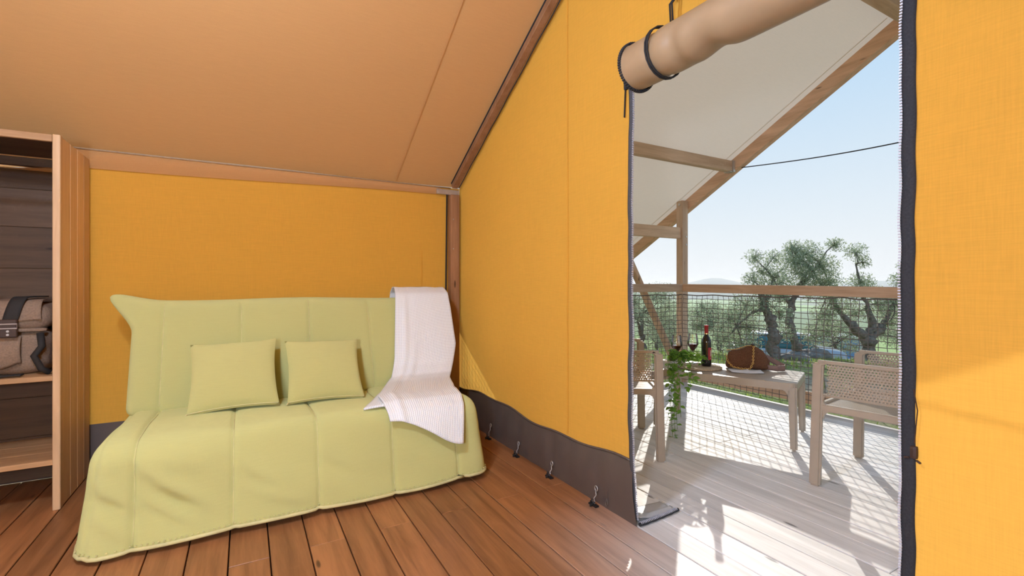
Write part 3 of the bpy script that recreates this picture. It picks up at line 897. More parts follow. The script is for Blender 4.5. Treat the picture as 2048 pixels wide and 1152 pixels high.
# throw blanket
path = [(3.90, .92), (3.89, 1.04), (3.855, 1.135), (3.79, 1.172), (3.70, 1.172), (3.625, 1.13), (3.575, 1.02), (3.525, .87), (3.475, .73), (3.42, .60), (3.35, .530),
        (3.26, .512), (3.12, .514), (2.98, .518), (2.85, .520), (2.75, .508), (2.685, .465), (2.652, .40), (2.628, .33), (2.605, .25)]
path = [Vector((p[0], p[1])) for p in path]
LE = [(0, 1.03), (.18, 1.03), (.30, 1.0), (.45, .955), (.52, .91), (.60, .83), (.72, .70), (.80, .70), (1, .735)]
RE = [(0, 1.43), (.18, 1.43), (.24, 1.44), (.42, 1.45), (.55, 1.34), (.72, 1.20), (.85, 1.17), (1, 1.135)]
def lerp(tab, t):
    for (a, x), (b, y) in zip(tab[:-1], tab[1:]):
        if t <= b: return x + (y - x) * (t - a) / (b - a)
    return tab[-1][1]
def pathp(t):
    s = t * (len(path) - 1); i = min(int(s), len(path) - 2); return path[i].lerp(path[i + 1], s - i)
def thr(u, v):
    tend = .875 + .125 * smooth(0, 1, u)
    t = v * tend
    p = pathp(t)
    x = lerp(LE, t) * (1 - u) + lerp(RE, t) * u
    fold = .012 * math.exp(-((u - .16) / .05) ** 2) * smooth(.25, .35, t) + .016 * math.exp(-((u - .30) / .06) ** 2) * math.exp(-((t - .52) / .07) ** 2) + .006 * ns(u * 4, t * 6, 2)
    fold += .012
    tn = pathp(min(1, t + .02)) - pathp(max(0, t - .02)); nrm = Vector((tn.y, -tn.x)).normalized()
    # outward normal of the path (towards viewer / up)
    return (x, p.x + (-abs(nrm.x) if t < .62 else -abs(nrm.x)) * fold, p.y + abs(nrm.y) * fold)
th_ = MB(); th_.grid(thr, 40, 110, uv=lambda u, v: (u * 2.2, v * 4.2))
tb_ = empty('throw_blanket', (1.05, 2.9, .48), label='white waffle-knit throw draped over the right end of the sofa', cat='blanket')
obj('throw', th_, M_WAFFLE, tb_, smooth=True, mods=[solid(.010, 1)])
fo = MB()
def flp(u, v):      # lower layer whose corner sticks out to the left on the seat
    A_ = Vector((.90, 3.36)); B_ = Vector((.585, 2.75)); C_ = Vector((.98, 2.72))
    p = A_.lerp(B_.lerp(C_, u), .05 + .95 * v)
    return (p.x, p.y, .497 + .010 * math.sin(u * 2.6) * v + .006 * ns(u * 3, v * 3) + .012 * math.exp(-((u - .2) / .12) ** 2) * math.sin(v * math.pi))
fo.grid(flp, 20, 24, uv=lambda u, v: (u * 1.6, v * 1.4))
obj('folded_corner', fo, M_WAFFLE, tb_, smooth=True, mods=[solid(.010, 1)])

# ------------------------------------------------------------------ added floor lamp, out of view, fills the tent with white light
def added_floor_lamp(x, y, h, power, label):
    lp = empty('added_floor_lamp', (x, y, 0), label=label, cat='added fill light', group='added fill lights out of view')
    m = MB(); m.lathe([(0, 0), (.15, 0), (.15, .015), (.02, .03), (0, .03)], (x, y, 0), 28); obj('base', m, M_BLACK, lp, smooth=True)
    m = MB(); m.tube([(x, y, .02), (x, y, h - .15)], .012, 10); obj('pole', m, M_BLACK, lp, smooth=True)
    m = MB(); m.lathe([(.03, -.16), (.05, -.165), (.05, -.13), (.03, -.12)], (x, y, h), 20); obj('shade_holder', m, M_BLACK, lp)
    gm, gt = newmat('fill_lamp_globe'); em = nd(gt, 'ShaderNodeEmission'); em.inputs[0].default_value = (.74, .93, 1.30, 1); em.inputs[1].default_value = power / (4 * math.pi ** 2 * .15 ** 2)
    go = nd(gt, 'ShaderNodeOutputMaterial'); gt.links.new(em.outputs[0], go.inputs['Surface'])
    m = MB(); m.lathe([(.15 * math.sin(R(a)), -.15 * math.cos(R(a))) for a in range(0, 181, 10)], (x, y, h), 24); obj('globe_shade', m, gm, lp, smooth=True)
added_floor_lamp(-.85, -.32, 1.30, 145, 'added white globe fill light, out of view by the long canvas wall')
def pendant(x, y, z, power, label):  # added pendant globe above the view, brightens the tent interior
    lp = empty('added_pendant_lamp', (x, y, z), label=label, cat='added fill light')
    m = MB(); m.tube([(x, y, z + .11), (x, y, zceil(y))], .004, 6); obj('cable', m, M_BLACK, lp)
    m = MB(); m.lathe([(0, .15), (.03, .15), (.035, .105), (0, .105)], (x, y, z), 16); obj('socket', m, M_BLACK, lp)
    gm, gt = newmat('fill_pendant_globe'); em = nd(gt, 'ShaderNodeEmission'); em.inputs[0].default_value = (.74, .93, 1.30, 1); em.inputs[1].default_value = power / (4 * math.pi ** 2 * .12 ** 2)
    go = nd(gt, 'ShaderNodeOutputMaterial'); gt.links.new(em.outputs[0], go.inputs['Surface'])
    m = MB(); m.lathe([(.12 * math.sin(R(a)), -.12 * math.cos(R(a))) for a in range(0, 181, 10)], (x, y, z), 24); obj('globe_shade', m, gm, lp, smooth=True)
pendant(-.55, 1.10, 2.65, 120, 'added white globe pendant, unseen fill light under the roof ridge')

# ------------------------------------------------------------------ shelf unit on the left
CX1 = -.862; CXL = -1.95; CY0, CY1 = 3.38, YW - .03; CT = 2.0
su = empty('shelf_unit', (-1.4, 3.6, 0), label='open pine wardrobe shelf unit at the left edge beside the sofa', cat='shelf unit')
m = MB(); m.cbox(CX1 - .030, CX1 + .002, CY0, CY0 + .045, 0, CT + .002, .003)
obj('front_upright', m, M_PINEZ, su)
m = MB(); m.cbox(CXL, CXL + .03, CY0, CY1, 0, CT, .003); obj('side_panel', m, M_PINEZ, su)
by = np.linspace(CY0 + .045, CY1, 5)
for a, b in zip(by[:-1], by[1:]):
    m = MB(); m.cbox(CX1 - .026, CX1, a + .001, b - .001, 0, CT, .005)
    obj('side_board', m, M_PINEZ, su)
m = MB(); m.cbox(CXL + .03, CX1 - .031, CY0 + .002, CY0 + .024, CT - .038, CT, .003); obj('top_rail', m, M_PINEX, su)
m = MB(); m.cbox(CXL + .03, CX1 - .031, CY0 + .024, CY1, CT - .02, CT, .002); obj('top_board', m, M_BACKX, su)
for z in (.717, .269):
    ys = np.linspace(CY0 + .004, CY1 - .02, 4)
    m = MB(); m.cbox(CXL + .03, CX1 - .028, CY0 + .003, CY0 + .022, z - .027, z, .002); sf = obj('shelf', m, M_PINEX, su)
    for a, b in zip(ys[:-1], ys[1:]):
        m = MB(); m.cbox(CXL + .03, CX1 - .028, max(a, CY0 + .023), b - .001, z - .022, z - .001, .002); obj('shelf_board', m, M_PINEX, sf)
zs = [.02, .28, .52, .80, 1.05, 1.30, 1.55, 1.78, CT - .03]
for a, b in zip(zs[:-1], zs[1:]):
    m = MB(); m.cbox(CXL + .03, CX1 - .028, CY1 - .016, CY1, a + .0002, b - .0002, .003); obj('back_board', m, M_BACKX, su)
m = MB(); m.tube([(CXL + .03, CY0 + .14, 1.835), (CX1 - .028, CY0 + .14, 1.835)], .013, 12); obj('hanging_rail', m, M_CHROME, su, smooth=True, label='chrome hanging rail')
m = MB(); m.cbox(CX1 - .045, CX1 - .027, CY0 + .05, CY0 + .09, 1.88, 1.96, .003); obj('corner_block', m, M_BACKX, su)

# backpack on the middle shelf
bx = -1.16; BY = 3.60
bpk = empty('backpack', (bx, BY, .718), label='khaki canvas backpack with dark straps on the middle shelf', cat='backpack')
def bag_fn(k):
    def f(p, n):
        p += n * .012 * ns(p[0] * 7 + k, p[1] * 7, p[2] * 7)
        return p
    return f
m = MB(); m.rbox((-1.40, 3.49, .719), (-.945, 3.86, .955), .06, .03, bag_fn(1)); obj('body', m, M_CANVASBAG, bpk, smooth=True)
m = MB(); m.rbox((-1.36, 3.47, .955), (-.925, 3.84, 1.10), .07, .03, bag_fn(5)); obj('rolled_top', m, M_CANVASBAG, bpk, smooth=True)
m = MB(); m.grid(lambda u, v: (-1.37 + .40 * u + .03 * v * (u - .5), 3.70 - .245 * math.sin(min(1, v * 1.15) * math.pi / 2) ** 1.0, 1.122 - .0 * v - .105 * smooth(.45, 1, v) - .04 * smooth(.6, 1, v) * (1 - u) + .008 * ns(u * 4, v * 4)), 24, 18)
obj('flap', m, M_CANVASBAG, bpk, smooth=True, mods=[solid(.008, 1)])
m = MB(); m.grid(lambda u, v: (-1.40 + .36 * u, 3.478 - .018 * math.sin(math.pi * v), .755 + (.925 - .755) * v + .03 * smooth(.75, 1, u) * (1 - v)), 20, 10)
obj('front_pocket', m, M_CANVASBAG, bpk, smooth=True, mods=[solid(.012)])
m = MB(); m.rbox((-1.41, 3.468, .948), (-.94, 3.51, .968), .008, .02); obj('piping', m, M_CANVASBAG, bpk, smooth=True)
for k, sx in enumerate((-1.075, -1.30)):
    m = MB(); m.grid(lambda u, v: (sx - .03 + .06 * u + .055 * (1 - v), 3.70 - .262 * math.sin(min(1, v * 1.15) * math.pi / 2), 1.138 - .125 * smooth(.45, 1, v)), 4, 20)
    s1 = obj('strap', m, M_WEB, bpk, smooth=True, mods=[solid(.006, 1)], label='dark webbing strap')
    m = MB(); m.cbox(sx - .036, sx + .032, 3.432, 3.448, .925, 1.02, .004); obj('strap_end', m, M_LEATHER, s1)
    m = MB(); m.tube([(sx - .037, 3.430, .995), (sx + .033, 3.430, .995), (sx + .033, 3.430, .972), (sx - .037, 3.430, .972)], .004, 6, True)
    for zz in (.94, .958): m.tube([(sx - .002, 3.432, zz), (sx - .002, 3.428, zz)], .006, 8)
    obj('buckle', m, M_STEEL, s1)
m = MB(); m.tube([(-.965, 3.475, .94), (-.955, 3.462, .87), (-.985, 3.458, .82), (-.955, 3.455, .75), (-.925, 3.47, .725)], .016, 8); obj('side_strap', m, M_WEB, bpk, smooth=True)
m = MB(); m.rbox((-1.20, 3.41, .719), (-1.02, 3.46, .735), .006, .02, bag_fn(3)); obj('loose_strap_end', m, M_WEB, bpk)

# ------------------------------------------------------------------ porch chairs
def gusset(mb, c, r, ax, sgn, th, zdir=-1, n=7):
    """concave quarter fillet at the inner corner of a leg and an apron; ax = unit vector along apron"""
    ax = Vector(ax).normalized(); side = ax.cross(Vector((0, 0, 1)))
    vs = []; c = Vector(c)
    for s in (-1, 1):
        o = side * s * th / 2
        vs.append(c + o)
        for i in range(n + 1):
            a = math.pi / 2 * i / n
            vs.append(c + o + ax * sgn * (r - r * math.sin(a)) + Vector((0, 0, zdir * (r - r * math.cos(a)))))
    k = n + 2; fs = []
    for i in range(1, n + 1):
        fs.append((0, i, i + 1)); fs.append((k, k + i + 1, k + i)); fs.append((i, k + i, k + i + 1, i + 1))
    mb.add(vs, fs)
HW, HD = .355, .345      # half width and half depth
def upath(s_total=None):
    """U-shaped plan of arms and back, from left front leg round the back to right front leg"""
    pts = []; r = .13
    pts += [(-HW, HD), (-HW, -HD + r)]
    for i in range(1, 9):
        a = math.pi + math.pi / 2 * i / 8
        pts.append((-HW + r + r * math.cos(a), -HD + r + r * math.sin(a)))
    pts += [(HW - r, -HD)]
    for i in range(1, 9):
        a = -math.pi / 2 + math.pi / 2 * i / 8
        pts.append((HW - r + r * math.cos(a), -HD + r + r * math.sin(a)))
    pts += [(HW, HD)]
    out = [Vector((*p, 0)) for p in pts]; return out
UP = upath(); UL = [0]
for a, b in zip(UP[:-1], UP[1:]): UL.append(UL[-1] + (b - a).length)
def upt(s):
    s = max(0, min(UL[-1], s))
    for i in range(len(UP) - 1):
        if s <= UL[i + 1] + 1e-9:
            t = (s - UL[i]) / (UL[i + 1] - UL[i]); p = UP[i].lerp(UP[i + 1], t)
            d = (UP[i + 1] - UP[i]).normalized(); return p, d
def make_chair():
    root = empty('porch_armchair', (0, 0, 0), label='x', cat='chair', group='taupe porch armchairs')
    BASES[root] = (0, 0, 0)
    # perforated band
    m = MB(); ZB, ZT = .548, .735; rows = 12; ch = (ZT - ZB) / rows
    S0, S1 = .045, UL[-1] - .045; cols = int((S1 - S0) / .0165); cw = (S1 - S0) / cols
    T = .008
    def P(s, z, o):
        p, d = upt(s); nx = Vector((d.y, -d.x, 0)); q = p + nx * o
        return (q.x, q.y, z)
    for j in range(rows):
        off = (j % 2) * .5
        for i in range(cols - 1 if off else cols):
            s0 = S0 + (i + off) * cw; s1 = s0 + cw; z0 = ZB + j * ch; z1 = z0 + ch
            a, b = s0 + cw * .23, s1 - cw * .23; c, e = z0 + ch * .21, z1 - ch * .21
            vs = []
            for o in (-T / 2, T / 2):
                vs += [P(s0, z0, o), P(s1, z0, o), P(s1, z1, o), P(s0, z1, o), P(a, c, o), P(b, c, o), P(b, e, o), P(a, e, o)]
            fs = []
            for k in range(4):
                k2 = (k + 1) % 4
                fs += [(k, k2, 4 + k2, 4 + k), (8 + k2, 8 + k, 12 + k, 12 + k2), (4 + k, 4 + k2, 12 + k2, 12 + k)]
            m.add(vs, fs)
    obj('perforated_back', m, M_RESIN, root)
    # rims
    def rimpath(z, o=0): return [Vector((*upt(UL[-1] * i / 90)[0][:2], z)) for i in range(91)]
    def rim(z0, z1, t):
        m = MB(); vs = []; fs = []; N = 90
        for i in range(N + 1):
            p, d = upt(UL[-1] * i / N); nx = Vector((d.y, -d.x, 0))
            for o, z in ((-t / 2, z0 + .004), (-t / 2 + .004, z0), (t / 2 - .004, z0), (t / 2, z0 + .004), (t / 2, z1 - .006), (t / 2 - .006, z1), (-t / 2 + .006, z1), (-t / 2, z1 - .006)):
                q = p + nx * o; vs.append((q.x, q.y, z))
        for i in range(N):
            for k in range(8):
                fs.append((i * 8 + k, i * 8 + (k + 1) % 8, (i + 1) * 8 + (k + 1) % 8, (i + 1) * 8 + k))
        fs += [tuple(range(8)), tuple(N * 8 + 7 - k for k in range(8))]
        m.add(vs, fs); return m
    obj('top_rim', rim(.732, .752, .030), M_RESIN, root, smooth=False)
    obj('lower_rim', rim(.538, .552, .018), M_RESIN, root)
    # legs
    for sx in (-1, 1):
        m = MB()
        m.beam((sx * (HW + .018), HD + .012, 0), (sx * HW, HD, .735), .040, .060, (0, 1, 0), .010, .030, .058)
        m.beam((sx * HW, HD + .004, .715), (sx * HW, HD - .045, .747), .030, .024, (0, 0, 1), .006)
        gusset(m, (sx * HW, HD - .026, .455), .055, (0, 1, 0), -1, .030)
        gusset(m, (sx * HW, HD - .026, .552), .040, (0, 1, 0), -1, .018)
        gusset(m, (sx * HW, HD - .026, .488), .030, (0, 1, 0), -1, .024, 1)
        obj('leg', m, M_RESIN, root)
        m = MB()
        m.beam((sx * (HW + .01), -HD - .01, 0), (sx * (HW - .035), -HD + .035, .55), .042, .050, (0, 1, 0), .010)
        obj('leg', m, M_RESIN, root)
    m = MB()
    for sx in (-1, 1): m.beam((sx * HW, HD, .470), (sx * (HW - .01), -HD + .02, .470), .028, .042, (0, 0, 1), .006)
    m.beam((-HW, HD, .468), (HW, HD, .468), .028, .044, (0, 0, 1), .006)
    m.beam((-HW + .03, -HD + .03, .460), (HW - .03, -HD + .03, .460), .028, .044, (0, 0, 1), .006)
    obj('seat_frame', m, M_RESIN, root)
    m = MB(); nS = 30
    for i in range(nS):
        x = -HW + .02 + (2 * HW - .04) * (i + .5) / nS
        pr = [(HD - .005, .478), (HD - .10, .474), (0, .462), (-HD + .06, .456)]
        for (ya, za), (yb, zb) in zip(pr[:-1], pr[1:]):
            vs = [(x - .0075, ya, za), (x + .0075, ya, za), (x + .0075, yb, zb), (x - .0075, yb, zb)]
            vs += [(a, b, c - .008) for a, b, c in vs]
            m.add(vs, [(0, 1, 2, 3), (7, 6, 5, 4), (0, 4, 5, 1), (2, 6, 7, 3), (1, 5, 6, 2), (3, 7, 4, 0)])
    for y, z in ((HD - .1, .468), (.1, .460), (-.1, .455)):
        m.box(-HW + .015, HW - .015, y - .008, y + .008, z - .012, z - .004)
    obj('seat', m, M_RESIN, root)
    return root
chair = make_chair()
def put_chair(o, fl, fr, label):
    """front left / front right foot positions"""
    fl = Vector(fl); fr = Vector(fr); d = (fr - fl).normalized()      # local +X
    fwd = Vector((-d.y, d.x)); c = (fl + fr) / 2 - fwd * (HD + .012)
    o.location = (c.x, c.y, 0); o.rotation_euler = (0, 0, math.atan2(d.y, d.x)); o['label'] = label
chair2 = copy_tree(chair)
put_chair(chair, (2.970, 1.565), (3.715, 1.668), 'taupe resin armchair with perforated back at the right end of the porch table')
A = Vector((2.456, 2.290)); dv = Vector((.575, .818))
put_chair(chair2, tuple(A + dv * .745), tuple(A), 'taupe resin armchair half hidden behind the canvas edge, left of the table')

# ------------------------------------------------------------------ porch table
TL, TW, TZ = 1.05, .60, .49
tS = Vector((.9165, .40, 0)); tL = Vector((-.40, .9165, 0))
C0 = Vector((3.44, 1.935, 0))
ctr = C0 + tS * TW / 2 + tL * TL / 2
tab = empty('porch_table', tuple(ctr), math.atan2(tL.y, tL.x), label='low taupe resin table with slatted top on the porch', cat='table')
BASES[tab] = (0, 0, 0)
a, b = TL / 2, TW / 2      # local x = long, local y: +y points away from short dir
def rrect(hx, hy, r, n=6):
    pts = []
    for cx, cy, a0 in ((hx - r, hy - r, 0), (-hx + r, hy - r, 90), (-hx + r, -hy + r, 180), (hx - r, -hy + r, 270)):
        for i in range(n + 1):
            t = R(a0 + 90 * i / n); pts.append((cx + r * math.cos(t), cy + r * math.sin(t)))
    return pts
m = MB(); out = rrect(a, b, .05); inn = rrect(a - .035, b - .035, .03); N = len(out); vs = []; fs = []
outm = rrect(a - .004, b - .004, .046)
for lst, z in ((outm, TZ), (out, TZ - .005), (out, TZ - .055), (inn, TZ - .055), (inn, TZ)):
    vs += [(x, y, z) for x, y in lst]
for k in range(5):
    for i in range(N):
        j = (i + 1) % N; k2 = (k + 1) % 5
        fs.append((k * N + j, k * N + i, k2 * N + i, k2 * N + j))
m.add(vs, fs); obj('rim', m, M_RESIN, tab)
m = MB(); nS = 36
for i in range(nS):
    y = -b + .03 + (2 * b - .06) * (i + .5) / nS
    m.box(-a + .03, a - .03, y - .0055, y + .0055, TZ - .012, TZ - .001)
for i in range(30):
    x = -a + .03 + (2 * a - .06) * (i + .5) / 30
    m.box(x - .006, x + .006, -b + .03, b - .03, TZ - .014, TZ - .003)
obj('perforated_top', m, M_RESIN, tab)
for sx in (-1, 1):
    for sy in (-1, 1):
        m = MB(); m.beam((sx * (a - .020), sy * (b - .020), 0), (sx * (a - .030), sy * (b - .030), TZ - .02), .045, .045, (0, 1, 0), .012, .058, .058)
        gusset(m, (sx * (a - .055), sy * (b - .018), TZ - .05), .06, (1, 0, 0), -sx, .026)
        gusset(m, (sx * (a - .018), sy * (b - .055), TZ - .05), .06, (0, 1, 0), -sy, .026)
        obj('leg', m, M_RESIN, tab)

# ------------------------------------------------------------------ things on the table
# placemat: coiled rope rings
pc = (3.40, 2.735)
m = MB()
for i in range(13):
    r = .012 + i * .0135
    nn = 40
    m.tube([(pc[0] + r * math.cos(t), pc[1] + r * math.sin(t), TZ + .008 + .002 * math.sin(t * 20 + i)) for t in np.linspace(0, 2 * math.pi, nn, endpoint=False)], .0075, 6, True)
obj('placemat', m, M_RAFFIA, base=(pc[0], pc[1], TZ), smooth=True, label='round woven raffia placemat under the wine bottle', cat='placemat')
# wine bottle
bo = (3.444, 2.70); bz = TZ + .017
wb_ = empty('wine_bottle', (bo[0], bo[1], bz), label='dark red-wine bottle with red foil neck on the woven placemat', cat='bottle')
prof = [(0, .004), (.030, 0), (.040, .004), (.0405, .02), (.0405, .205), (.038, .222), (.028, .245), (.018, .262), (.0155, .275), (.0150, .335), (.0165, .337), (.0165, .347), (0, .348)]
m = MB(); m.lathe(prof, (bo[0], bo[1], bz), 28); obj('glass_body', m, M_BOTTLE, wb_, smooth=True)
m = MB(); m.lathe([(.0160, .276), (.0158, .334), (.0175, .336), (.0175, .349), (0, .350)], (bo[0], bo[1], bz), 24); fo_ = obj('foil_capsule', m, M_REDF, wb_, smooth=True)
m = MB(); m.lathe([(.0166, .272), (.0172, .274), (.0166, .279)], (bo[0], bo[1], bz), 24); obj('foil_ring', m, M_GOLD, fo_)
m = MB(); aa = math.atan2(-bo[1], -bo[0])
m.grid(lambda u, v: (bo[0] + .0411 * math.cos(aa + .35 + u * 1.55), bo[1] + .0411 * math.sin(aa + .35 + u * 1.55), bz + .055 + .105 * v), 14, 1)
lb = obj('paper_label', m, M_REDL, wb_, smooth=True, label='red paper label')
m = MB()
for (u0, u1, v0, v1) in ((.30, .42, .30, .80), (.52, .60, .25, .72), (.30, .62, .12, .16)):
    m.grid(lambda u, v: (bo[0] + .0415 * math.cos(aa + .35 + (u0 + (u1 - u0) * u) * 1.55), bo[1] + .0415 * math.sin(aa + .35 + (u0 + (u1 - u0) * u) * 1.55), bz + .055 + .105 * (v0 + (v1 - v0) * v)), 3, 1)
obj('label_print', m, M_CREAM, lb)
# wine glasses
def wineglass(x, y, z, label):
    g = empty('wine_glass', (x, y, z), label=label, cat='wine glass', group='wine glasses on the porch table')
    bowl = [(.004, .105), (.010, .112), (.026, .135), (.046, .168), (.0475, .178), (.044, .21), (.0365, .262)]
    m = MB(); m.lathe(bowl, (x, y, z), 28); obj('bowl', m, M_GLASS, g, smooth=True)
    m = MB(); m.lathe([(0, .003), (.036, .002), (.037, .0), (.036, .004), (.010, .008), (.0045, .02), (.0035, .06), (.0042, .105), (0, .108)], (x, y, z), 20); obj('stem', m, M_GLASS, g, smooth=True)
    m = MB(); m.lathe([(0, .111), (.008, .1125), (.0245, .1355), (.0445, .1685), (.0455, .174), (0, .174)], (x, y, z), 28); obj('wine', m, M_WINE, g, smooth=False)
wineglass(3.262, 2.862, TZ + .012, 'left wine glass of red wine, nearest the trailing plant')
wineglass(3.470, 2.862, TZ + .012, 'right wine glass of red wine beside the bottle')
# handbag
hb = empty('handbag', (3.70, 2.50, TZ), label='brown woolly handbag with gold chain on the table', cat='handbag')
bd = Vector((.62, -.785, 0)).normalized(); bn = Vector((-.785, -.62, 0))    # along the bag, towards the viewer
bc = Vector((3.70, 2.50, TZ + .004))
def bw(a, o, z): 
    p = bc + bd * a + bn * o; return (p.x, p.y, p.z + z)
m = MB()
def hbag(p, n):
    a, o, z = p
    t = (a + .17) / .34; 
    top = .125 + .06 * math.exp(-((t - .58) / .28) ** 2) + .02 * (1 - t) - .06 * smooth(.80, 1.05, t)
    zz = z / .17 * top
    bulge = .05 * (1 - (zz / top) ** 2 * .75)
    o2 = o / .06 * (bulge + .018)
    a2 = a * (1 - .12 * (zz / .2)) 
    w = .008 * ns(a * 14, o * 14, z * 14)
    return np.array(bw(a2 + .02 * (zz / .17), o2 + w, zz + w * .6))
m.rbox((-.17, -.06, 0), (.17, .06, .17), .035, .014, hbag)
obj('pouch', m, M_BAG, hb, smooth=True)
m = MB(); m.tube([bw(-.155 + .29 * i / 20, .018, .150 + .045 * math.exp(-((i / 20 - .62) / .3) ** 2)) for i in range(16)], .004, 6); obj('zip', m, M_GOLD, hb)
m = MB(); m.rbox((-.012, -.012, 0), (.012, .012, .02), .004, .01); m.xform(Matrix.Translation(bw(.045, .01, .19))); obj('ring_tab', m, M_LEATHER, hb)
def chain(pts, mb):
    P = [Vector(p) for p in pts]; L = [0]
    for p, q in zip(P[:-1], P[1:]): L.append(L[-1] + (q - p).length)
    s = 0; i = 0; k = 0
    while s < L[-1]:
        while L[i + 1] < s: i += 1
        t = (s - L[i]) / (L[i + 1] - L[i]); c = P[i].lerp(P[i + 1], t); d = (P[i + 1] - P[i]).normalized()
        sd = bn.cross(d).normalized() if k % 2 == 0 else (d.cross(bn.cross(d))).normalized()
        mb.tube([c + d * .0105 * math.cos(w) + sd * .0065 * math.sin(w) for w in np.linspace(0, 2 * math.pi, 9, endpoint=False)], .0026, 5, True)
        s += .0145; k += 1
m = MB(); chain([bw(.05, .030, .185), bw(.045, .075, .13), bw(.04, .09, .06), bw(.02, .10, .012), bw(-.04, .105, .010), bw(-.11, .09, .018), bw(-.15, .06, .06), bw(-.158, .03, .11)], m)
obj('chain', m, M_GOLD, hb, smooth=True, label='gold link chain')
m = MB()
pts = [Vector(bw(.15, -.02, .10)), Vector(bw(.19, -.03, .075)), Vector(bw(.25, -.03, .045)), Vector(bw(.285, 0, .030)), Vector(bw(.275, .05, .028)), Vector(bw(.22, .07, .026)), Vector(bw(.15, .06, .03))]
def strp(u, v):
    s = u * (len(pts) - 1); i = min(int(s), len(pts) - 2); p = pts[i].lerp(pts[i + 1], s - i)
    return (p.x, p.y, p.z - .024 + .048 * v * (1 - .1 * u))
m.grid(strp, 36, 3); obj('shoulder_strap', m, M_STRAP, hb, smooth=True, mods=[solid(.004)])
# papers
pa = empty('folded_papers', (3.52, 2.40, TZ), label='folded white papers lying in front of the handbag', cat='paper')
for k, (ox, oy, rz, w, h) in enumerate(((3.545, 2.40, -.75, .24, .11), (3.505, 2.43, -.55, .16, .07))):
    m = MB(); m.grid(lambda u, v: ((u - .5) * w, (v - .5) * h, .003 + k * .003 + .012 * (abs(u - .5)) ** 2 * 2 + .006 * v), 12, 4)
    m.xform(Matrix.Translation((ox, oy, TZ)) @ Matrix.Rotation(rz, 4, 'Z')); obj('sheet', m, M_PAPER, pa, smooth=True, mods=[solid(.002)])
# trailing plant
pp_ = Vector((3.10, 2.80, TZ))
pl = empty('trailing_plant', tuple(pp_), label='trailing green ivy plant in a white pot, hanging over the table edge', cat='plant')
m = MB(); m.lathe([(0, .002), (.040, .002), (.052, .075), (.055, .078), (.050, .080), (.042, .070), (0, .068)], tuple(pp_), 24); obj('pot', m, M_POT, pl, smooth=True)
lv = MB(); L_ = .052
lv.add([(0, 0, 0), (.30 * L_, .34 * L_, .05 * L_), (.62 * L_, .30 * L_, .02 * L_), (L_, 0, -.10 * L_), (.62 * L_, -.30 * L_, .02 * L_), (.30 * L_, -.34 * L_, .05 * L_), (.32 * L_, 0, -.05 * L_), (.65 * L_, 0, -.07 * L_)],
       [(0, 6, 1), (1, 6, 7, 2), (2, 7, 3), (0, 5, 6), (5, 4, 7, 6), (4, 3, 7)])
leaf_me = lv.mesh('leaf'); leaf_me.materials.append(M_IVY)
rnd = random.Random(3)
tow = Vector((-.74, -.67, 0)); rgt = Vector((.87, -.49, 0))
stems = []
for k in range(15):      # bushy stems over the table
    e = pp_ + rgt * rnd.uniform(-.05, .34) + tow * rnd.uniform(-.08, .16) + Vector((0, 0, rnd.uniform(.02, .15)))
    mid = pp_ + (e - pp_) * .45 + Vector((0, 0, .12 + rnd.uniform(0, .06)))
    stems.append(([pp_ + Vector((0, 0, .06)), mid, e], 15))
for (l, t, drop) in ((.02, .26, .62), (.045, .25, .46), (.10, .27, .36), (-.01, .25, .34), (.16, .27, .15), (.05, .28, .55), (.19, .26, .08)):
    top = pp_ + rgt * l * .6 + tow * t * .5 + Vector((0, 0, .12))
    edge = pp_ + rgt * l + tow * t + Vector((0, 0, .03))
    end = edge + Vector((0, 0, -drop)) + rgt * rnd.uniform(-.02, .03)
    stems.append(([pp_ + Vector((0, 0, .07)), top, edge, edge + Vector((0, 0, -drop * .5)) + rgt * rnd.uniform(-.02, .02), end], 8 + int(drop * 40)))
for pts, nl in stems:
    sp = []
    for i in range(25):      # smooth the control polygon
        t = i / 24; q = [p.copy() for p in pts]
        while len(q) > 1: q = [a_.lerp(b_, t) for a_, b_ in zip(q[:-1], q[1:])]
        sp.append(q[0])
    m = MB(); m.tube(sp, .0018, 5); so_ = obj('stem', m, M_STEM, pl, smooth=True)
    for i in range(nl):
        t = .25 + .75 * (i + rnd.random()) / nl; c = sp[min(24, int(t * 24))]
        l = bpy.data.objects.new('leaf', leaf_me); col.objects.link(l); l.parent = so_
        l.location = c - pp_
        l.rotation_euler = (rnd.uniform(-.7, .7), rnd.uniform(-.3, .9), rnd.uniform(0, 6.28))
        sc = rnd.uniform(.65, 1.1); l.scale = (sc, sc, sc)

# ------------------------------------------------------------------ landscape
def gz(x, y):
    r = math.hypot(x, y)
    z = -.45 - .45 * smooth(9, 17, r)
    if r > 16: z -= .20 * (min(r, 60) - 16)
    if r > 60: z -= .115 * (min(r, 220) - 60)
    if r > 220: z -= 7 * smooth(220, 500, r)
    return z + (.06 * ns(x * .5, y * .5) if r < 60 else 0) * smooth(6, 9, r)
m = MB(); nr, na = 70, 90
def gr(u, v):
    a = R(-70 + 200 * u) ; r = .01 + 60 * v ** 1.6
    x, y = 1 + r * math.sin(a), 1 + r * math.cos(a); return (x, y, gz(x, y) if v < 1 else gz(x, y))
m.grid(gr, na, nr)
ground = obj('ground', m, M_GROUND, smooth=True, label='sunlit grassy slope with sandy patches below the deck', kind='structure')
m = MB()
def gf(u, v):
    a = R(-30 + 130 * u); r = 58 + 2600 * v ** 2.2
    x, y = 1 + r * math.sin(a), 1 + r * math.cos(a); return (x, y, gz(x, y) - .05)
m.grid(gf, 60, 50)
obj('valley', m, M_FIELD, smooth=True, label='patchwork of green fields in the valley', kind='structure')
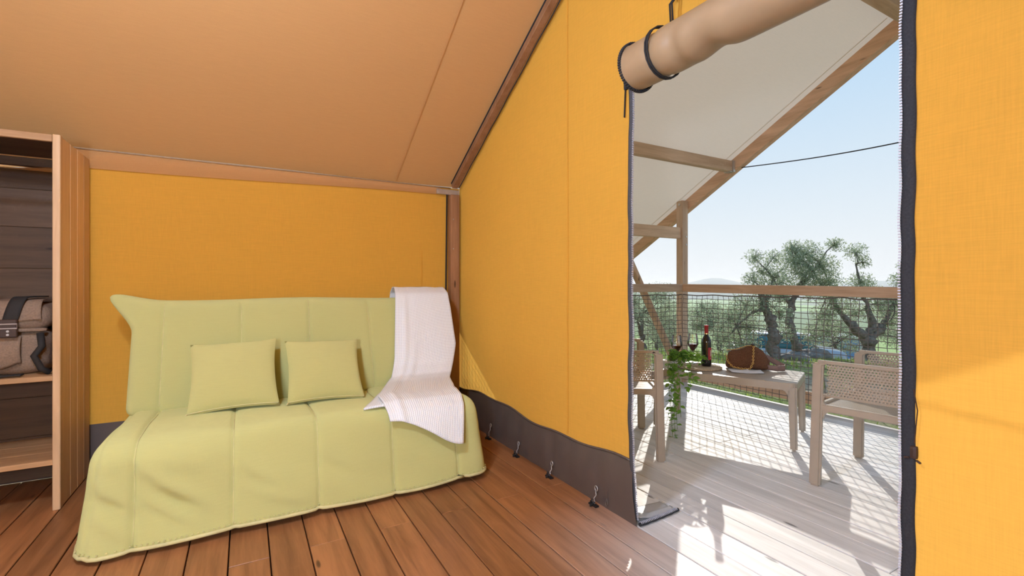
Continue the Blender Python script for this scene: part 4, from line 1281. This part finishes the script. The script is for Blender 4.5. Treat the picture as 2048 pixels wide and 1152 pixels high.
def hill(name, r, a0, a1, base, prof, label):
    m = MB()
    def f(u, v):
        a = R(a0 + (a1 - a0) * u); rr = r + 500 * v
        h = prof(u) * math.sin(math.pi * min(1, v * 1.0)) ** .8
        return (rr * math.sin(a), rr * math.cos(a), base + h)
    m.grid(f, 90, 8); obj(name, m, M_HILL, smooth=True, label=label, kind='structure')
hill('hills', 2300, 10, 95, -40, lambda u: 42 + 36 * math.exp(-((u - .503) / .030) ** 2) + 14 * ns(u * 7, 2) + 16 * math.exp(-((u - .72) / .1) ** 2), 'low hazy blue hills along the horizon')
hill('hills', 1300, 5, 100, -36, lambda u: 18 + 10 * ns(u * 9, 5) + 4 * ns(u * 25, 1), 'nearer wooded ridge beyond the valley fields')

m = MB()
m.grid(lambda u, v: (4.86 + .95 * u + .12 * ns(v * 9, u) * u, -2.5 + 6.6 * v, -.43 + .03 * ns(u * 9, v * 60) + .02 * ns(u * 25, v * 170) - .03 * u * u), 14, 90)
obj('gravel_strip', m, M_GRAVEL, smooth=True, label='pinkish gravel strip along the front edge of the deck', kind='structure')
# grass tufts near the deck
m = MB(); rg = np.random.RandomState(5)
for k in range(9000):
    a = R(rg.uniform(25, 85)); r = rg.uniform(5.2, 20) if k % 3 else rg.uniform(9, 17)
    x, y = r * math.sin(a), r * math.cos(a)
    if x < 5.75 and y < 4.25: continue
    if ns(x * .35, y * .35, 2) < -.12: continue
    z = gz(x, y); h = rg.uniform(.05, .16); b_ = rg.uniform(0, 6.28); w = .006 + .0005 * r
    dx, dy = math.cos(b_), math.sin(b_)
    m.add([(x - dx * w, y - dy * w, z - .01), (x + dx * w, y + dy * w, z - .01), (x + dy * h * .4, y - dx * h * .4, z + h)], [(0, 1, 2)])
obj('grass', m, M_GRASSB, label='short bright grass growing around the olive trees', cat='grass', kind='stuff')

def leaves(mb, cs, n, rs, size, rg):
    """n narrow leaves scattered through clumps; clump = centre, radius"""
    w = np.array([c[1] ** 2 for c in cs]); w = w / w.sum()
    idx = rg.choice(len(cs), n, p=w)
    C = np.array([c[0] for c in cs])[idx]; Rr = np.array([c[1] for c in cs])[idx]
    d = rg.normal(size=(n, 3)); d /= np.linalg.norm(d, axis=1)[:, None]
    rad = Rr * rg.uniform(0, 1, n) ** .55
    P = C + d * rad[:, None] * np.array([1, 1, .85])
    t = rg.normal(size=(n, 3)) + np.array([0, 0, .5]); t /= np.linalg.norm(t, axis=1)[:, None]
    s = np.cross(t, rg.normal(size=(n, 3))); s /= np.linalg.norm(s, axis=1)[:, None]
    L = size * rg.uniform(.6, 1.3, n)[:, None]
    a = P; b = P + t * L * .5 + s * L * .16; c = P + t * L; e = P + t * L * .5 - s * L * .16
    V = np.stack([a, b, c, e], 1).reshape(-1, 3)
    o = len(mb.v)
    mb.v += [tuple(v) for v in V.tolist()]
    mb.f += [(o + 4 * i, o + 4 * i + 1, o + 4 * i + 2, o + 4 * i + 3) for i in range(n)]
def tree(name, x, y, trunk, clumps, n, size, label, seed, base_z=None, mat=None, rtrunk=.16, group=None, twigs=True):
    """trunk: list of polylines [(dx,dy,dz,r)..]; clumps: (dx,dy,dz,radius), relative to the trunk foot"""
    z = gz(x, y) if base_z is None else base_z
    rg = np.random.RandomState(seed)
    root = empty(name, (x, y, z), label=label, cat='tree', group=group)
    o = Vector((x, y, z))
    m = MB()
    for pl_ in trunk:
        pts = []; rr = []
        for (p, q) in zip(pl_[:-1], pl_[1:]):
            for i in range(6):
                t = i / 6; pts.append(o + Vector(p[:3]).lerp(Vector(q[:3]), t) + Vector(rg.normal(size=3)) * p[3] * .12); rr.append((p[3] + (q[3] - p[3]) * t) * (1 + .18 * rg.normal()))
        pts.append(o + Vector(pl_[-1][:3])); rr.append(pl_[-1][3])
        m.tube(pts, [max(.008, r * .72) for r in rr], 8)
    obj('trunk', m, M_BARK, root, smooth=True)
    cs = [((x + c[0], y + c[1], z + c[2]), c[3]) for c in clumps]
    if twigs:
        m = MB()
        ends = [Vector(p[-1][:3]) + o for p in trunk]
        for c, r in cs:
            c = Vector(c); e = min(ends, key=lambda q: (q - c).length)
            m.tube([e, e.lerp(c, .5) + Vector(rg.normal(size=3)) * .05, c], [.025, .018, .010], 5)
            for k in range(5):
                d = Vector(rg.normal(size=3)).normalized() * r * .9
                m.tube([c, c + d * .6 + Vector((0, 0, .05)), c + d], [.010, .007, .004], 4)
        obj('branches', m, M_BARK, root, smooth=True)
    m = MB(); leaves(m, cs, n, None, size, rg)
    obj('foliage', m, mat or M_OLIVE, root, kind='stuff')
    return root
# local directions seen from the porch: r = to the right, b = away
rv = Vector((.87, -.49, 0)); av = Vector((.49, .87, 0))
def rel(l, d, z): p = rv * l + av * d; return (p.x, p.y, z)
def T(*pts): return [(*rel(p[0], p[1], p[2]), p[3]) for p in pts]
def Cl(*cs):
    out = []
    for c in cs:
        l, d, z, r = c
        out.append((*rel(l, d, z), r))
    return out
tree('olive_tree', 14.0, 7.80, [T((.1, 0, -.1, .26), (-.12, 0, .35, .17), (-.32, 0, 1.0, .14), (-.22, 0, 1.6, .11), (0, 0, 2.1, .08), (.35, 0, 2.6, .05)), T((-.22, 0, 1.6, .09), (.2, 0, 2.2, .06), (.65, .1, 2.75, .04)), T((-.25, 0, 1.5, .06), (-.7, 0, 2.0, .03))],
     Cl((-.15, 0, 2.75, .50), (.30, .2, 3.0, .48), (.05, -.1, 2.35, .48), (.65, 0, 2.6, .48), (.85, 0, 2.15, .42), (-.55, 0, 2.15, .36), (.45, 0, 1.95, .45), (-.3, .3, 1.75, .35), (.9, 0, 1.75, .30), (1.02, 0, 3.25, .26), (-.1, .2, 3.15, .28), (-.75, 0, 1.85, .22)), 13000, .075,
     'large olive tree in the middle with a curved leaning trunk', 11)
tree('olive_tree', 16.0, 6.95, [T((0, 0, -.15, .34), (0, 0, .35, .26), (.05, 0, .75, .22), (-.5, 0, 1.2, .14), (-.95, 0, 1.75, .08), (-1.1, 0, 2.3, .04)), T((.05, 0, .75, .2), (.15, 0, 1.3, .12), (-.15, 0, 2.1, .07), (-.35, 0, 3.0, .03)), T((.1, 0, .8, .2), (.5, 0, 1.3, .12), (.8, 0, 1.9, .06))],
     Cl((-.35, 0, 3.35, .34), (-.15, 0, 3.05, .26), (-.2, 0, 2.45, .38), (.15, .1, 2.2, .34), (-.45, 0, 2.1, .34), (.35, 0, 1.8, .42), (.9, 0, 2.0, .40), (-.9, 0, 1.75, .40), (-1.3, 0, 1.5, .40), (1.0, 0, 1.5, .40), (-.2, .2, 1.55, .40), (.6, 0, 1.2, .3), (1.15, .2, 2.5, .34), (1.3, .2, 2.95, .24), (-1.1, .2, 1.0, .42), (-1.5, .2, .8, .36)), 12000, .075,
     'olive tree on the right with a thick forked trunk', 12)
tree('olive_tree', 12.4, 7.7, [T((.1, 0, -.1, .24), (.1, 0, .5, .2), (.05, 0, 1.0, .18), (-.15, 0, 1.5, .14), (-.3, 0, 2.0, .06)), T((-.1, 0, 1.4, .1), (-.5, 0, 1.25, .05), (-.9, 0, .9, .03)), T((-.1, 0, 1.5, .08), (.1, 0, 2.2, .04))],
     Cl((-.42, 0, 2.75, .28), (-.2, 0, 2.35, .34), (.15, .1, 2.75, .28), (.18, 0, 2.3, .30), (-.5, 0, 2.15, .28), (-.15, 0, 1.9, .36), (.3, 0, 1.75, .28), (-.6, .1, 1.45, .45), (-.15, 0, 1.45, .36), (-1.0, .2, 1.1, .48), (-.5, .2, .85, .48), (-1.15, .3, .5, .48), (.35, .1, 1.2, .34), (-.6, .3, .35, .5), (.45, 0, .7, .3)), 13000, .07,
     'slim olive tree left of centre, behind the wine bottle', 13)
for k, (x, y, h, w, lab) in enumerate(((14.6, 14.6, 2.7, 1.9, 'bushy olive tree low behind the diagonal brace'), (18.8, 14.0, 2.6, 1.5, 'grey-green olive tree seen through the net right of the corner post'),
        (20.5, 18.2, 3.2, 1.9, 'olive tree further down the slope behind the wine glasses'), (25.5, 12.4, 2.8, 1.5, 'round olive tree standing beyond the parked car'),
        (23.5, 8.8, 3.0, 1.5, 'pale olive tree behind the forked trunk on the right'), (18.2, 5.2, 3.2, 1.4, 'olive tree cut off by the right edge of the doorway'),
        (26.0, 24.5, 3.2, 1.8, 'distant olive tree at the foot of the slope left of the post'), (25.0, 30.5, 3.4, 2.0, 'distant olive tree farthest left down the slope'))):
    rg = np.random.RandomState(40 + k); cs = []
    for i in range(20):
        a_ = rg.uniform(0, 6.28); rr = rg.uniform(.1, 1) ** .7 * w; zz = rg.uniform(.45, 1) * h
        cs.append((rr * math.cos(a_) * (1.1 - .4 * zz / h), rr * math.sin(a_) * (1.1 - .4 * zz / h), zz, rg.uniform(.32, .5) * w / 1.4))
    tree('olive_tree', x, y, [[(0, 0, -.1, .22), (.1, .05, .5, .17), (.0, .1, h * .4, .14), (.2, .2, h * .7, .06)], [(0, .1, h * .35, .12), (-.5, -.2, h * .6, .05)]], cs, 12000, .085, lab, 60 + k)
for k in range(12):
    rg = np.random.RandomState(80 + k)
    a_ = R(38 + 1.9 * k + rg.uniform(-1, 1)); r = rg.uniform(130, 330); x, y = r * math.sin(a_), r * math.cos(a_)
    cs = [(rg.normal() * 2.2, rg.normal() * 2.2, rg.uniform(1.5, 6), rg.uniform(1.3, 2.2)) for i in range(7)]
    tree('valley_tree', x, y, [[(0, 0, -.3, .4), (0, 0, 3, .25)]], cs, 900, .55, 'distant dark green tree dotted in the valley fields', 100 + k, mat=M_FARLEAF, group='distant trees in the valley', twigs=False)
# rocks at the trunk feet
for k, (x, y, s, lab) in enumerate(((14.25, 7.55, .50, 'grey boulder at the foot of the leaning olive'), (15.9, 6.95, .45, 'grey boulder at the foot of the forked olive'), (12.9, 7.3, .38, 'grey boulder at the foot of the slim olive'))):
    m = MB()
    m.rbox((-s, -s * .7, -.25), (s, s * .7, s * .55), .3 * s, s * .18, lambda p, n: p + n * .22 * s * ns(p[0] * 2.5 / s + k, p[1] * 2.5 / s, p[2] * 2.5 / s) + np.array([0, 0, -.35 * abs(p[0]) if p[2] > 0 else 0]))
    m.xform(Matrix.Translation((x, y, gz(x, y))) @ Matrix.Rotation(k, 4, 'Z'))
    obj('boulder', m, M_ROCK, base=(x, y, gz(x, y)), smooth=True, label=lab, cat='rock')
# blue building down the slope
bp_ = Vector((78.0, 40.0, 0)); bz0 = gz(78, 40)
bd_ = empty('blue_building', (bp_.x, bp_.y, bz0), math.atan2(-.49, .87), label='low blue flat-roofed building down the slope between the olive trunks', cat='building'); BASES[bd_] = (0, 0, 0)
tz_ = -6.9 - bz0
m = MB(); m.cbox(-3.2, 4.5, -2.5, 2.5, -1, tz_, .03); obj('wall', m, M_BLUE, bd_)
m = MB(); m.cbox(-3.5, 4.8, -2.8, 2.8, tz_, tz_ + .35, .05); obj('roof', m, M_WHITE, bd_)
m = MB(); m.cbox(-.4, 1.5, -2.58, -2.45, 1.2, tz_ - .5, .02); w_ = obj('door', m, M_CARG, bd_)
for i in range(4):
    m = MB(); m.box(-.4 + .5 * i - .05 + .2, -.4 + .5 * i + .05 + .2, -2.64, -2.56, 1.2, tz_ - .5); obj('door_bar', m, M_WHITE, w_)
# parked car
cz = gz(19.6, 11.6)
car = empty('car', (19.6, 11.6, cz), math.atan2(-.75, .66), label='silver car with teal tinted windscreen parked behind the slim olive tree', cat='car'); BASES[car] = (0, 0, 0)
sec = [(-2.0, .55, .80), (-1.9, .45, .95), (-1.2, .35, 1.0), (1.3, .35, .95), (2.0, .4, .82), (2.1, .5, .70)]
m = MB()
m.rbox((-2.1, -.85, .3), (2.1, .85, .95), .2, .14, lambda p, n: p + np.array([0, -.05 * np.sign(p[1]) * (p[2] > .8), -.10 * smooth(1.0, 2.1, p[0])]))
obj('body', m, M_CARP, car, smooth=True)
def cab(p, n):
    t = (p[2] - .9) / .55
    p[0] = p[0] * (1 - .30 * t) - .15 * t; p[1] *= (1 - .16 * t); return p
m = MB(); m.rbox((-1.6, -.78, .85), (1.15, .78, 1.45), .12, .10, cab); obj('windows', m, M_CARG, car, smooth=True)
m = MB(); m.rbox((-1.25, -.66, 1.40), (.65, .66, 1.48), .035, .1); obj('roof', m, M_CARP, car, smooth=True)
for sy in (-1, 1):
    m = MB(); m.tube([(1.12, sy * .74, .93), (.60, sy * .65, 1.42), (-.9, sy * .64, 1.45), (-1.6, sy * .72, .95)], .04, 6); obj('pillar', m, M_CARP, car, smooth=True)
    for sx in (-1.3, 1.3):
        m = MB(); m.tube([(sx, sy * .70, .32), (sx, sy * .88, .32)], .32, 20); wh = obj('wheel', m, M_TYRE, car)
        m = MB(); m.tube([(sx, sy * .87, .32), (sx, sy * .90, .32)], .19, 14); obj('hubcap', m, M_STEEL, wh)
# thin haze lying over the valley
hm, ht = newmat('haze')
vs_ = nd(ht, 'ShaderNodeVolumeScatter'); vs_.inputs['Density'].default_value = .00055; vs_.inputs['Color'].default_value = (.90, .95, 1, 1); vs_.inputs['Anisotropy'].default_value = .3
ho = nd(ht, 'ShaderNodeOutputMaterial'); ht.links.new(vs_.outputs[0], ho.inputs['Volume'])
m = MB(); m.box(36, 3200, -300, 3200, -80, 32)
obj('haze', m, hm, base=(500, 500, -60), label='thin pale haze lying over the valley', cat='haze', kind='stuff')
